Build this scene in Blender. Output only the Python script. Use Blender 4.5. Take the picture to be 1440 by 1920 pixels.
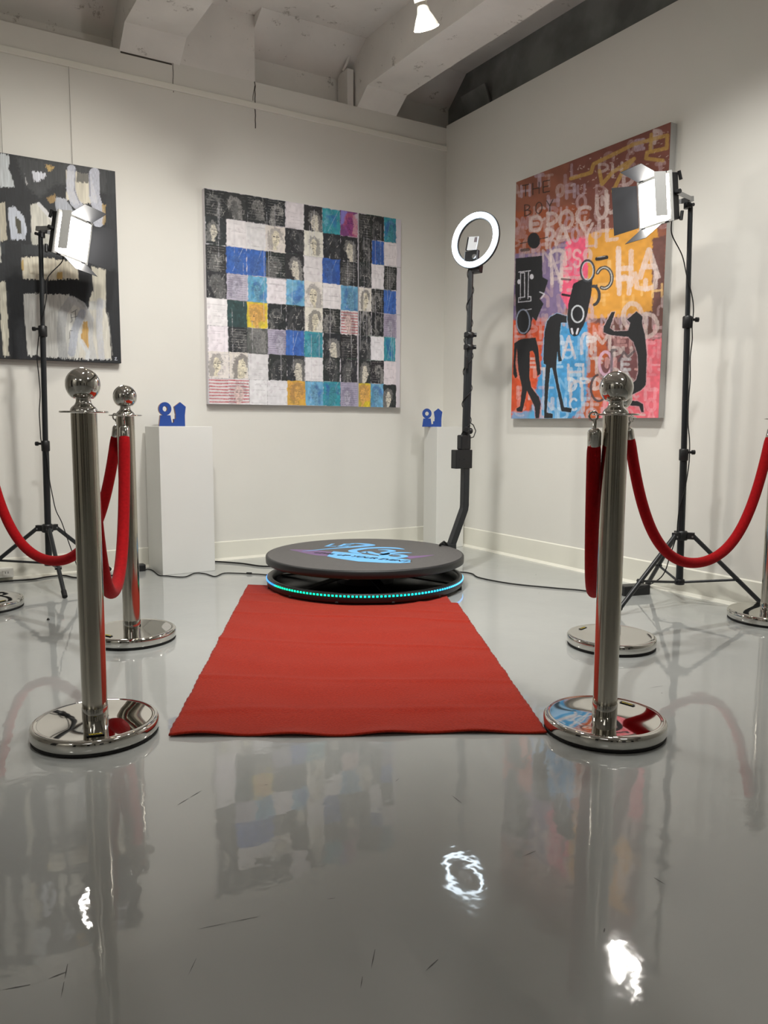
import bpy, bmesh, math, random
import numpy as np
from mathutils import Vector, Matrix
random.seed(7)
RNG = np.random.default_rng(11)
SC = bpy.context.scene
COL = SC.collection
for _o in list(bpy.data.objects):
    bpy.data.objects.remove(_o)

# ------------------------------------------------------------------ camera, world, lights, exposure
F_PX = 1476.9
PITCH, ROLL, YAW = -0.11164, 0.0043, 0.54689
CAM = Vector((-3.032, -4.242, 0.77))
fwd = Vector((math.sin(YAW) * math.cos(PITCH), math.cos(YAW) * math.cos(PITCH), math.sin(PITCH)))
rgt0 = Vector((math.cos(YAW), -math.sin(YAW), 0))
up0 = rgt0.cross(fwd)
rgt = math.cos(ROLL) * rgt0 + math.sin(ROLL) * up0
upv = -math.sin(ROLL) * rgt0 + math.cos(ROLL) * up0
cam_data = bpy.data.cameras.new('camera')
cam_data.sensor_fit = 'VERTICAL'
cam_data.sensor_height = 24.0
cam_data.lens = 24.0 * F_PX / 1920.0
cam_data.clip_start = 0.05
cam = bpy.data.objects.new('camera', cam_data)
cam.matrix_world = Matrix(((rgt.x, upv.x, -fwd.x, CAM.x), (rgt.y, upv.y, -fwd.y, CAM.y), (rgt.z, upv.z, -fwd.z, CAM.z), (0, 0, 0, 1)))
COL.objects.link(cam)
SC.camera = cam

world = bpy.data.worlds.new('world')
SC.world = world
world.use_nodes = True
world.node_tree.nodes['Background'].inputs[0].default_value = (0.9, 0.92, 1.0, 1)
world.node_tree.nodes['Background'].inputs[1].default_value = 0.05
SC.view_settings.view_transform = 'Standard'
SC.view_settings.look = 'None'
SC.view_settings.gamma = 1.0
SC.view_settings.use_curve_mapping = False
SC.view_settings.exposure = 0.33

WARM = (1.0, 0.95, 0.87)
NEUT = (1.0, 0.99, 0.95)


def add_light(name, kind, loc, target, power, color, size=0.1, size_y=None, spot=None, blend=0.6, parent=None):
    ld = bpy.data.lights.new(name, kind)
    ld.energy = power
    ld.color = color
    if kind == 'AREA':
        ld.shape = 'RECTANGLE' if size_y else 'DISK'
        ld.size = size
        if size_y:
            ld.size_y = size_y
    else:
        ld.shadow_soft_size = size
    if kind == 'SPOT':
        ld.spot_size = math.radians(spot)
        ld.spot_blend = blend
    o = bpy.data.objects.new(name, ld)
    COL.objects.link(o)
    o.location = loc
    d = Vector(target) - Vector(loc)
    o.rotation_euler = d.to_track_quat('-Z', 'Y').to_euler()
    if parent:
        o.parent = parent
        o.matrix_parent_inverse = parent.matrix_world.inverted()
    return o


# added unseen fill lights for the part of the room behind the camera
add_light('fill_light', 'AREA', (-4.4, -5.6, 2.85), (-4.0, -5.2, 0), 5, NEUT, 1.0, 1.0)
add_light('fill_light', 'AREA', (-1.3, -4.4, 2.85), (-0.6, -3.0, 0.6), 3, NEUT, 0.5, 0.5)
add_light('fill_light', 'AREA', (-3.2, -7.6, 2.85), (-3.2, -8.6, 1.2), 32, NEUT, 0.5, 0.5)
add_light('fill_light', 'AREA', (-5.6, -4.0, 2.85), (-6.6, -4.0, 1.2), 18, NEUT, 0.4, 0.4)
# added unseen spots that brighten the corner, above the frame
add_light('corner_fill_spot', 'SPOT', (-1.75, -1.95, 2.68), (-1.15, -0.75, 0.2), 128, NEUT, 0.07, spot=112, blend=0.85)
add_light('corner_fill_spot', 'SPOT', (-2.6, -2.6, 2.68), (-2.5, -0.6, 0.3), 70, NEUT, 0.07, spot=100, blend=0.85)
add_light('corner_fill_spot', 'SPOT', (-0.95, -2.60, 2.68), (-0.35, -1.9, 0.0), 84, NEUT, 0.07, spot=98, blend=0.85)


# ------------------------------------------------------------------ materials
def srgb(c):
    c = np.asarray(c, float) / 255.0
    return np.where(c <= 0.04045, c / 12.92, ((c + 0.055) / 1.055) ** 2.4)


def rgba(c):
    return (*[float(v) for v in srgb(c)], 1.0)


MATS = {}


def mat(name, color, rough=0.6, metal=0.0, noise=0.0, nscale=40.0, bump=0.0, bscale=200.0, emit=None, estr=0.0, coat=0.0, sheen=0.0, spec=0.5):
    if name in MATS:
        return MATS[name]
    m = bpy.data.materials.new(name)
    m.use_nodes = True
    nt = m.node_tree
    b = nt.nodes['Principled BSDF']
    b.inputs['Base Color'].default_value = rgba(color)
    b.inputs['Roughness'].default_value = rough
    b.inputs['Metallic'].default_value = metal
    b.inputs['Specular IOR Level'].default_value = spec
    b.inputs['Coat Weight'].default_value = coat
    b.inputs['Sheen Weight'].default_value = sheen
    tc = nt.nodes.new('ShaderNodeTexCoord')
    if noise:
        n = nt.nodes.new('ShaderNodeTexNoise')
        n.inputs['Scale'].default_value = nscale
        n.inputs['Detail'].default_value = 5
        nt.links.new(tc.outputs['Object'], n.inputs['Vector'])
        r = nt.nodes.new('ShaderNodeValToRGB')
        c = srgb(color)
        lo, hi = c * (1 - noise), np.minimum(c * (1 + noise), 1)
        r.color_ramp.elements[0].position = 0.35
        r.color_ramp.elements[1].position = 0.65
        r.color_ramp.elements[0].color = (*lo, 1)
        r.color_ramp.elements[1].color = (*hi, 1)
        nt.links.new(n.outputs['Fac'], r.inputs[0])
        nt.links.new(r.outputs[0], b.inputs['Base Color'])
    if bump:
        n = nt.nodes.new('ShaderNodeTexNoise')
        n.inputs['Scale'].default_value = bscale
        n.inputs['Detail'].default_value = 4
        nt.links.new(tc.outputs['Object'], n.inputs['Vector'])
        bp = nt.nodes.new('ShaderNodeBump')
        bp.inputs['Strength'].default_value = bump
        bp.inputs['Distance'].default_value = 0.002
        nt.links.new(n.outputs['Fac'], bp.inputs['Height'])
        nt.links.new(bp.outputs[0], b.inputs['Normal'])
    if emit:
        b.inputs['Emission Color'].default_value = rgba(emit)
        b.inputs['Emission Strength'].default_value = estr
    MATS[name] = m
    return m


M_wall = mat('wall_paint', (224, 222, 215), 0.55, noise=0.025, nscale=1.3, bump=0.35, bscale=14)
M_plaster = mat('rough_plaster', (230, 227, 222), 0.75, noise=0.06, nscale=3.0, bump=0.8, bscale=22)
_nt = M_plaster.node_tree
_b = _nt.nodes['Principled BSDF']
_src = _b.inputs['Base Color'].links[0].from_socket
_tc = _nt.nodes.new('ShaderNodeTexCoord')
_n = _nt.nodes.new('ShaderNodeTexNoise')
_n.inputs['Scale'].default_value = 11
_n.inputs['Detail'].default_value = 9
_n.inputs['Roughness'].default_value = 0.75
_nt.links.new(_tc.outputs['Object'], _n.inputs['Vector'])
_mr = _nt.nodes.new('ShaderNodeMapRange')
_mr.inputs['From Min'].default_value = 0.60
_mr.inputs['From Max'].default_value = 0.64
_mr.inputs['To Max'].default_value = 0.55
_nt.links.new(_n.outputs['Fac'], _mr.inputs['Value'])
_mx = _nt.nodes.new('ShaderNodeMix')
_mx.data_type = 'RGBA'
_mx.inputs['B'].default_value = rgba((120, 112, 100))
_nt.links.new(_mr.outputs[0], _mx.inputs['Factor'])
_nt.links.new(_src, _mx.inputs['A'])
_nt.links.new(_mx.outputs['Result'], _b.inputs['Base Color'])
M_base = mat('baseboard_paint', (228, 226, 214), 0.35, noise=0.02, nscale=3)
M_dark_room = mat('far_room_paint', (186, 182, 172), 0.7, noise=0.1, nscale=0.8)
M_black = mat('black_plastic', (22, 23, 25), 0.42, bump=0.1)
M_blackmetal = mat('black_powder_coat', (30, 33, 36), 0.36, bump=0.12, bscale=400)
M_rubber = mat('rubber', (14, 14, 15), 0.7)
M_chrome = mat('chrome', (205, 203, 198), 0.035, 1.0)
M_steel = mat('polished_steel', (188, 183, 172), 0.13, 1.0)
M_grey_metal = mat('grey_metal', (150, 150, 150), 0.35, 0.8)
M_ped = mat('pedestal_white', (226, 226, 222), 0.4, noise=0.012, nscale=2)
M_white_pl = mat('white_plastic', (230, 228, 220), 0.4)
M_velvet = mat('red_velvet', (156, 6, 14), 0.85, noise=0.12, nscale=120, bump=0.3, bscale=300, sheen=0.04, spec=0.15)
M_door_in = mat('barn_door_metal', (26, 27, 30), 0.55, 0.0, spec=0.25)
M_door_grey = mat('barn_door_grey', (188, 188, 186), 0.45)  # metal glare on the near side door painted in as this light grey
M_led = mat('led_panel_face', (255, 255, 255), 0.5, emit=(255, 250, 242), estr=60.0)
M_ring = mat('ring_light_face', (255, 255, 255), 0.5, emit=(226, 243, 255), estr=9.0)
M_bulb = mat('bulb_face', (255, 255, 255), 0.4, emit=(255, 238, 205), estr=30.0)
M_bulb_body = mat('bulb_body', (205, 200, 188), 0.3)
M_yellow = mat('yellow_print', (225, 200, 40), 0.5)
M_red_shell = mat('rose_edge', (150, 105, 98), 0.5)
M_blue = mat('blue_enamel', (38, 72, 148), 0.4)
M_phone = mat('phone_back', (196, 200, 205), 0.3)
M_disc_top = mat('platform_top_vinyl', (88, 86, 85), 0.55, noise=0.05, nscale=60, bump=0.3, bscale=900)
M_disc_side = mat('platform_black_edge', (28, 30, 31), 0.45)
M_canvas_side = mat('raw_canvas_edge', (226, 222, 226), 0.8)
M_dark_side = mat('dark_canvas_edge', (24, 26, 30), 0.6)


def M_floor_make():
    m = bpy.data.materials.new('epoxy_floor')
    m.use_nodes = True
    nt = m.node_tree
    b = nt.nodes['Principled BSDF']
    tc = nt.nodes.new('ShaderNodeTexCoord')
    n = nt.nodes.new('ShaderNodeTexNoise')
    n.inputs['Scale'].default_value = 1.1
    n.inputs['Detail'].default_value = 6
    r = nt.nodes.new('ShaderNodeValToRGB')
    r.color_ramp.elements[0].position = 0.3
    r.color_ramp.elements[1].position = 0.7
    r.color_ramp.elements[0].color = rgba((162, 165, 163))
    r.color_ramp.elements[1].color = rgba((174, 176, 173))
    nt.links.new(tc.outputs['Object'], n.inputs['Vector'])
    nt.links.new(n.outputs['Fac'], r.inputs[0])
    # scattered dark specks
    v = nt.nodes.new('ShaderNodeTexVoronoi')
    v.inputs['Scale'].default_value = 7.0
    nt.links.new(tc.outputs['Object'], v.inputs['Vector'])
    lt = nt.nodes.new('ShaderNodeMath')
    lt.operation = 'LESS_THAN'
    lt.inputs[1].default_value = 0.018
    nt.links.new(v.outputs['Distance'], lt.inputs[0])
    mx = nt.nodes.new('ShaderNodeMix')
    mx.data_type = 'RGBA'
    mx.inputs['B'].default_value = rgba((60, 58, 55))
    nt.links.new(lt.outputs[0], mx.inputs['Factor'])
    nt.links.new(r.outputs[0], mx.inputs['A'])
    nt.links.new(mx.outputs['Result'], b.inputs['Base Color'])
    b.inputs['Roughness'].default_value = 0.5
    b.inputs['Coat Weight'].default_value = 1.0
    b.inputs['Coat IOR'].default_value = 1.55
    n3 = nt.nodes.new('ShaderNodeTexNoise')
    n3.inputs['Scale'].default_value = 2.5
    n3.inputs['Detail'].default_value = 8
    nt.links.new(tc.outputs['Object'], n3.inputs['Vector'])
    mr = nt.nodes.new('ShaderNodeMapRange')
    mr.inputs['From Min'].default_value = 0.35
    mr.inputs['From Max'].default_value = 0.75
    mr.inputs['To Min'].default_value = 0.015
    mr.inputs['To Max'].default_value = 0.07
    nt.links.new(n3.outputs['Fac'], mr.inputs['Value'])
    nt.links.new(mr.outputs[0], b.inputs['Coat Roughness'])
    n2 = nt.nodes.new('ShaderNodeTexNoise')
    n2.inputs['Scale'].default_value = 9.0
    n2.inputs['Detail'].default_value = 3
    nt.links.new(tc.outputs['Object'], n2.inputs['Vector'])
    bp = nt.nodes.new('ShaderNodeBump')
    bp.inputs['Strength'].default_value = 0.07
    bp.inputs['Distance'].default_value = 0.01
    n4 = nt.nodes.new('ShaderNodeTexNoise')
    n4.inputs['Scale'].default_value = 55.0
    n4.inputs['Detail'].default_value = 2
    nt.links.new(tc.outputs['Object'], n4.inputs['Vector'])
    ad = nt.nodes.new('ShaderNodeMath')
    ad.operation = 'MULTIPLY_ADD'
    ad.inputs[1].default_value = 0.05
    nt.links.new(n4.outputs['Fac'], ad.inputs[0])
    nt.links.new(n2.outputs['Fac'], ad.inputs[2])
    nt.links.new(ad.outputs[0], bp.inputs['Height'])
    nt.links.new(bp.outputs[0], b.inputs['Coat Normal'])
    return m


def M_carpet_make():
    m = bpy.data.materials.new('red_felt_carpet')
    m.use_nodes = True
    nt = m.node_tree
    b = nt.nodes['Principled BSDF']
    tc = nt.nodes.new('ShaderNodeTexCoord')
    n = nt.nodes.new('ShaderNodeTexNoise')
    n.inputs['Scale'].default_value = 180
    n.inputs['Detail'].default_value = 4
    r = nt.nodes.new('ShaderNodeValToRGB')
    r.color_ramp.elements[0].position = 0.3
    r.color_ramp.elements[1].position = 0.72
    r.color_ramp.elements[0].color = rgba((142, 30, 14))
    r.color_ramp.elements[1].color = rgba((166, 43, 22))
    nt.links.new(tc.outputs['Object'], n.inputs['Vector'])
    nt.links.new(n.outputs['Fac'], r.inputs[0])
    nt.links.new(r.outputs[0], b.inputs['Base Color'])
    b.inputs['Roughness'].default_value = 0.95
    b.inputs['Specular IOR Level'].default_value = 0.1
    b.inputs['Sheen Weight'].default_value = 0.15
    bp = nt.nodes.new('ShaderNodeBump')
    bp.inputs['Strength'].default_value = 0.6
    bp.inputs['Distance'].default_value = 0.003
    nt.links.new(n.outputs['Fac'], bp.inputs['Height'])
    nt.links.new(bp.outputs[0], b.inputs['Normal'])
    return m


def M_vcol(name, rough=0.55, bump=0.25, emission=0.0):
    m = bpy.data.materials.new(name)
    m.use_nodes = True
    nt = m.node_tree
    b = nt.nodes['Principled BSDF']
    a = nt.nodes.new('ShaderNodeVertexColor')
    a.layer_name = 'paint'
    nt.links.new(a.outputs['Color'], b.inputs['Base Color'])
    b.inputs['Roughness'].default_value = rough
    if emission:
        nt.links.new(a.outputs['Color'], b.inputs['Emission Color'])
        b.inputs['Emission Strength'].default_value = emission
    elif bump:
        tc = nt.nodes.new('ShaderNodeTexCoord')
        n = nt.nodes.new('ShaderNodeTexNoise')
        n.inputs['Scale'].default_value = 60
        nt.links.new(tc.outputs['Object'], n.inputs['Vector'])
        bp = nt.nodes.new('ShaderNodeBump')
        bp.inputs['Strength'].default_value = bump
        bp.inputs['Distance'].default_value = 0.002
        nt.links.new(n.outputs['Fac'], bp.inputs['Height'])
        nt.links.new(bp.outputs[0], b.inputs['Normal'])
    return m


M_floor = M_floor_make()
M_carpet = M_carpet_make()


# ------------------------------------------------------------------ mesh helpers
class MB:
    def __init__(self):
        self.v, self.f, self.s, self.mi = [], [], [], []

    def add(self, verts, faces, smooth=False, mi=0):
        o = len(self.v)
        self.v += [tuple(p) for p in verts]
        for f in faces:
            self.f.append(tuple(i + o for i in f))
            self.s.append(smooth)
            self.mi.append(mi)
        return self

    def box(self, lo, hi, mi=0, rot=None, at=None):
        x0, y0, z0 = lo
        x1, y1, z1 = hi
        vs = [Vector(p) for p in ((x0, y0, z0), (x1, y0, z0), (x1, y1, z0), (x0, y1, z0), (x0, y0, z1), (x1, y0, z1), (x1, y1, z1), (x0, y1, z1))]
        if rot is not None:
            vs = [rot @ p for p in vs]
        if at is not None:
            vs = [p + Vector(at) for p in vs]
        return self.add(vs, [(0, 3, 2, 1), (4, 5, 6, 7), (0, 1, 5, 4), (1, 2, 6, 5), (2, 3, 7, 6), (3, 0, 4, 7)], mi=mi)

    def prism(self, pts, vec, mi=0):
        n = len(pts)
        a = [Vector(p) for p in pts]
        b = [p + Vector(vec) for p in a]
        fs = [tuple(range(n))[::-1], tuple(range(n, 2 * n))] + [(i, (i + 1) % n, n + (i + 1) % n, n + i) for i in range(n)]
        return self.add(a + b, fs, mi=mi)

    def lathe(self, prof, n=48, axis=None, at=(0, 0, 0), mi=0, smooth=True, caps=True):
        q = Vector((0, 0, 1)).rotation_difference(Vector(axis).normalized()) if axis is not None else None
        vs, fs = [], []
        for (r, z) in prof:
            for k in range(n):
                a = 2 * math.pi * k / n
                p = Vector((r * math.cos(a), r * math.sin(a), z))
                if q:
                    p = q @ p
                vs.append(p + Vector(at))
        m = len(prof)
        for j in range(m - 1):
            for k in range(n):
                k2 = (k + 1) % n
                fs.append((j * n + k, j * n + k2, (j + 1) * n + k2, (j + 1) * n + k))
        self.add(vs, fs, smooth, mi)
        if caps and prof[0][0] > 1e-6:
            self.add(vs[:n], [tuple(range(n))[::-1]], False, mi)
        if caps and prof[-1][0] > 1e-6:
            self.add(vs[-n:], [tuple(range(n))], False, mi)
        return self

    def tube(self, path, r, n=12, mi=0, flat=None, caps=True):
        P = [Vector(p) for p in path]
        N = len(P)
        rs = r if hasattr(r, '__len__') else [r] * N
        vs, fs = [], []
        prev = None
        for i, p in enumerate(P):
            t = (P[min(i + 1, N - 1)] - P[max(i - 1, 0)]).normalized()
            if prev is None:
                ref = Vector((0, 0, 1)) if abs(t.z) < 0.9 else Vector((1, 0, 0))
                u = t.cross(ref).normalized()
            else:
                u = (prev - t * prev.dot(t)).normalized()
            prev = u
            w = t.cross(u)
            for k in range(n):
                a = 2 * math.pi * (k + 0.5) / n
                vs.append(p + (u * math.cos(a) + w * math.sin(a)) * rs[i])
        for j in range(N - 1):
            for k in range(n):
                k2 = (k + 1) % n
                fs.append((j * n + k, (j + 1) * n + k, (j + 1) * n + k2, j * n + k2))
        self.add(vs, fs, n > 4, mi)
        if caps:
            self.add(vs[:n], [tuple(range(n))], False, mi)
            self.add(vs[-n:], [tuple(range(n))[::-1]], False, mi)
        return self

    def torus(self, c, R, r, axis=(0, 0, 1), n=32, m=10, mi=0, a0=0.0, a1=2 * math.pi):
        q = Vector((0, 0, 1)).rotation_difference(Vector(axis).normalized())
        full = abs(a1 - a0 - 2 * math.pi) < 1e-6
        vs, fs = [], []
        N = n if full else n + 1
        for i in range(N):
            a = a0 + (a1 - a0) * i / n
            for j in range(m):
                b = 2 * math.pi * j / m
                vs.append(q @ Vector(((R + r * math.cos(b)) * math.cos(a), (R + r * math.cos(b)) * math.sin(a), r * math.sin(b))) + Vector(c))
        for i in range(n):
            i2 = (i + 1) % N
            for j in range(m):
                j2 = (j + 1) % m
                fs.append((i * m + j, i2 * m + j, i2 * m + j2, i * m + j2))
        return self.add(vs, fs, True, mi)

    def build(self, name, mats, parent=None, bevel=0.0, seg=2):
        me = bpy.data.meshes.new(name)
        me.from_pydata(self.v, [], self.f)
        me.polygons.foreach_set('use_smooth', self.s)
        if not isinstance(mats, (list, tuple)):
            mats = [mats]
        for m_ in mats:
            me.materials.append(m_)
        if len(mats) > 1:
            me.polygons.foreach_set('material_index', self.mi)
        me.update()
        o = bpy.data.objects.new(name, me)
        COL.objects.link(o)
        if parent:
            o.parent = parent
            o.matrix_parent_inverse = parent.matrix_world.inverted()
        if bevel:
            bv = o.modifiers.new('bevel', 'BEVEL')
            bv.width = bevel
            bv.segments = seg
            bv.limit_method = 'ANGLE'
            bv.angle_limit = math.radians(40)
        return o


def empty(name, loc, label, cat, group=None, rz=0.0):
    o = bpy.data.objects.new(name, None)
    COL.objects.link(o)
    o.location = loc
    o.rotation_euler = (0, 0, rz)
    o.empty_display_size = 0.1
    o.matrix_world = Matrix.Translation(Vector(loc)) @ Matrix.Rotation(rz, 4, 'Z')
    o['label'] = label
    o['category'] = cat
    if group:
        o['group'] = group
    return o


def tag(o, label, cat, group=None, kind=None):
    o['label'] = label
    o['category'] = cat
    if group:
        o['group'] = group
    if kind:
        o['kind'] = kind
    return o


def struct(o):
    o['kind'] = 'structure'
    return o


# ------------------------------------------------------------------ the room
RX0, RY0, HZ = -6.6, -9.0, 2.96          # left wall, wall behind the camera, slab height
WT = 2.62                                # top of the drywall facing
fl = struct(MB().box((RX0, RY0, -0.1), (0.3, 0.3, 0)).build('floor', M_floor))

_r = random.Random(4)
SCUFFS = [((-2.595, -3.152), (-2.692, -3.132)), ((-2.871, -3.112), (-2.892, -3.183)), ((-2.709, -3.195), (-2.733, -3.228)), ((-2.477, -3.311), (-2.507, -3.349)), ((-2.876, -3.13), (-2.902, -3.132)), ((-2.921, -3.132), (-2.96, -3.122)), ((-2.41, -3.378), (-2.443, -3.39)), ((-2.089, -3.231), (-2.126, -3.233)), ((-2.097, -3.017), (-2.094, -2.975)), ((-2.147, -2.856), (-2.163, -2.865)), ((-2.403, -2.737), (-2.413, -2.734)), ((-2.469, -3.171), (-2.484, -3.166)), ((-2.522, -3.352), (-2.538, -3.374)), ((-2.15, -3.452), (-2.161, -3.46)), ((-1.975, -3.398), (-1.975, -3.425)), ((-2.598, -2.728), (-2.532, -2.689)), ((-1.141, -2.739), (-1.198, -2.728))]
for (ax_, ay_), (bx_, by_) in SCUFFS:
    d_ = Vector((bx_ - ax_, by_ - ay_, 0))
    n_ = max(1, int(d_.length / 0.035))
    for i_ in range(n_):
        if n_ > 2 and _r.random() < .3:
            continue
        p0_ = Vector((ax_, ay_, 0.0003)) + d_ * ((i_ + .05) / n_)
        p1_ = Vector((ax_, ay_, 0.0003)) + d_ * ((i_ + .95) / n_)
        w_ = Vector((-d_.y, d_.x, 0)).normalized() * _r.uniform(.0005, .0013)
        MB().add([p0_ - w_ * .4, p0_ + w_ * .4, (p0_ + p1_) / 2 + w_, p1_, (p0_ + p1_) / 2 - w_], [(0, 4, 3, 2, 1)]).build('scuff_mark', mat('scuff_grey', (84, 84, 82), 0.5), fl)

wb = struct(MB().box((RX0, 0.0, 0), (0.3, 0.3, WT)).build('wall_back', M_wall))
MB().box((RX0, 0.15, WT), (0.3, 0.3, 3.2)).build('upper_wall', M_plaster, wb)
# pilaster that runs up to the slab between the two beams
pil = MB()
pil.box((-1.735, 0.0, WT), (-1.285, 0.15, HZ + 0.05))
pil.build('pilaster', M_plaster, wb)
# paint seam and crack lines beside the pilaster, shadow strip under the beam
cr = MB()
random.seed(3)
px = -1.735
pts = [(-1.737 + random.uniform(-.002, .002), -0.001, 2.63 - 0.02 * i) for i in range(9)]
cr.tube(pts, 0.0016, 4)
pts = [(-1.287 + random.uniform(-.003, .003), -0.001, 2.62 - 0.022 * i) for i in range(12)]
cr.tube(pts, 0.0025, 4)
pts = [(-1.287 - 0.012 * min(i, 3) / 3, -0.001, 2.60 - 0.02 * i) for i in range(5)]
cr.tube(pts, 0.0015, 4)
cr.box((-2.0, -0.0012, 2.603), (-1.742, 0.002, 2.611))  # dark strip put in as the shadow line under the left beam
cr.build('crack_and_shadow_line', mat('crack_shadow', (70, 66, 60), 0.9), wb)

wr = struct(MB().box((0.0, RY0, 0), (0.3, 0.0, 2.635)).build('wall_right', M_wall))
MB().box((0.12, RY0, 2.635), (0.3, 0.15, 3.2)).build('upper_wall', mat('bare_concrete', (120, 122, 120), 0.9, noise=0.25, nscale=5, bump=0.9, bscale=25), wr)
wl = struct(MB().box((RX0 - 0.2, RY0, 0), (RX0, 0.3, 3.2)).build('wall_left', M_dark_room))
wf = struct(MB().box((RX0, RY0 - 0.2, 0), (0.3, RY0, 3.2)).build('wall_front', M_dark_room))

ce = struct(MB().box((RX0, RY0, HZ), (0.3, 0.3, 3.2)).build('ceiling', M_plaster))


def beam(x0, x1, y_end=-9.0, zb=2.70, dip=2.612, parent=ce, m=M_plaster, left_in=0.03):
    """A plastered beam along y whose soffit dips where it meets the wall."""
    b = MB()
    random.seed(int(abs(x0) * 1000))
    ys = [0.14, 0.0, -0.12] + [-0.12 - (abs(y_end) - 0.12) * i / 30 for i in range(1, 31)]
    V = []
    for i, y in enumerate(ys):
        z = dip if i < 2 else zb
        j = random.uniform(-.004, .004) if i > 2 else 0
        V += [(x0 + j, y, HZ + 0.02), (x0 + left_in * (0 if i > 1 else 0) + j, y, z), (x1 + j, y, z), (x1 + j, y, HZ + 0.02)]
    Fs = []
    for i in range(len(ys) - 1):
        a, c = 4 * i, 4 * (i + 1)
        Fs += [(a, a + 1, c + 1, c), (a + 1, a + 2, c + 2, c + 1), (a + 2, a + 3, c + 3, c + 2)]
    Fs += [(3, 2, 1, 0), tuple(4 * (len(ys) - 1) + k for k in range(4))]
    b.add(V, Fs)
    return b.build('beam', m, parent)


beam(-2.005, -1.70)
beam(-0.645, -0.375, zb=2.70, dip=2.62)
beam(-3.42, -3.12)
beam(-4.8, -4.5)

# sloping haunch of the slab over the wall, one per bay
for (xa, xb) in ((-1.285, -0.645), (-3.12, -2.005), (-0.375, 0.12)):
    h = MB()
    if xa < -3:
        h.prism([(xa, 0.15, 2.72), (xa, 0.15, HZ + .02), (xa, -0.14, HZ + .02)], (xb - xa, 0, 0))
    elif xa < -1:
        h.prism([(xa, 0.15, 2.81), (xa, 0.15, HZ + .02), (xa, -0.105, HZ + .02), (xa, -0.105, HZ - .002)], (xb - xa, 0, 0))
    else:
        h.prism([(xa, 0.15, 2.80), (xa, 0.15, HZ + .02), (xa, -0.06, HZ + .02)], (xb - xa, 0, 0))
    h.build('haunch', M_plaster, ce)
# vertical conduit cover beside the right beam
cv = MB()
cv.box((-0.70, 0.02, WT), (-0.66, 0.14, 2.83))
cv.tube([(-0.705, 0.06, 2.83), (-0.70, 0.03, 2.86), (-0.68, -0.02, 2.955)], 0.008, 8)
cv.build('conduit_cover', M_plaster, ce)
hp = MB()
hp.prism([(0.119, -0.06, 2.66), (0.119, -0.30, 2.66), (0.06, -0.30, 2.80), (0.06, -0.06, 2.80)], (0.012, 0, 0.004))
hp.build('haunch', mat('bare_concrete', (120, 122, 120)), ce)

# hanging rail on the back wall, baseboards
struct(MB().box((RX0, -0.012, 2.478), (0.0, 0.0, 2.508)).build('trim_1', mat('rail_paint', (232, 230, 220), 0.4), bevel=0.002))
bb = MB()
bb.prism([(RX0, 0, 0), (RX0, -0.03, 0), (RX0, -0.012, 0.012), (RX0, -0.008, 0.10), (RX0, 0, 0.105)], (-RX0, 0, 0))
struct(bb.build('baseboard_back', M_base))
bb = MB()
bb.prism([(0, 0, 0), (-0.03, 0, 0), (-0.012, 0, 0.012), (-0.008, 0, 0.115), (0, 0, 0.12)], (0, RY0, 0))
struct(bb.build('baseboard_right', M_base))

# dark doorways in the unseen half of the room (mirrored by the chrome)
for i, (x0, x1) in enumerate(((-5.9, -5.3), (-4.4, -4.1), (-3.3, -2.5), (-1.5, -1.0))):
    d = MB().box((x0, RY0, 0), (x1, RY0 + 0.05, 2.3)).build('door_%d' % (i + 1), mat('dark_doorway', (26, 26, 28), 0.4))
    struct(d)
for i, (y0, y1) in enumerate(((-3.0, -2.2), (-6.2, -5.6))):
    d = MB().box((RX0, y0, 0.0), (RX0 + 0.05, y1, 2.4)).build('door_%d' % (i + 5), mat('dark_doorway', (26, 26, 28), 0.4))
    struct(d)


# ------------------------------------------------------------------ flat paintings: colours laid on a fine canvas grid
def homog(src, dst):
    A = []
    for (x, y), (u, v) in zip(src, dst):
        A.append([x, y, 1, 0, 0, 0, -u * x, -u * y, -u])
        A.append([0, 0, 0, x, y, 1, -v * x, -v * y, -v])
    return np.linalg.svd(np.array(A, float))[2][-1].reshape(3, 3)


def vnoise(X, Y, sx, sy, seed):
    """smooth value noise in 0..1"""
    r = np.random.default_rng(seed)
    T = r.random((257, 257))
    x = X / sx + 1000.3
    y = Y / sy + 1000.7
    xi, yi = np.floor(x).astype(int), np.floor(y).astype(int)
    fx, fy = x - xi, y - yi
    fx, fy = fx * fx * (3 - 2 * fx), fy * fy * (3 - 2 * fy)
    a, b_ = T[yi % 256, xi % 256], T[yi % 256, (xi + 1) % 256]
    c, d = T[(yi + 1) % 256, xi % 256], T[(yi + 1) % 256, (xi + 1) % 256]
    return (a * (1 - fx) + b_ * fx) * (1 - fy) + (c * (1 - fx) + d * fx) * fy


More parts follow.
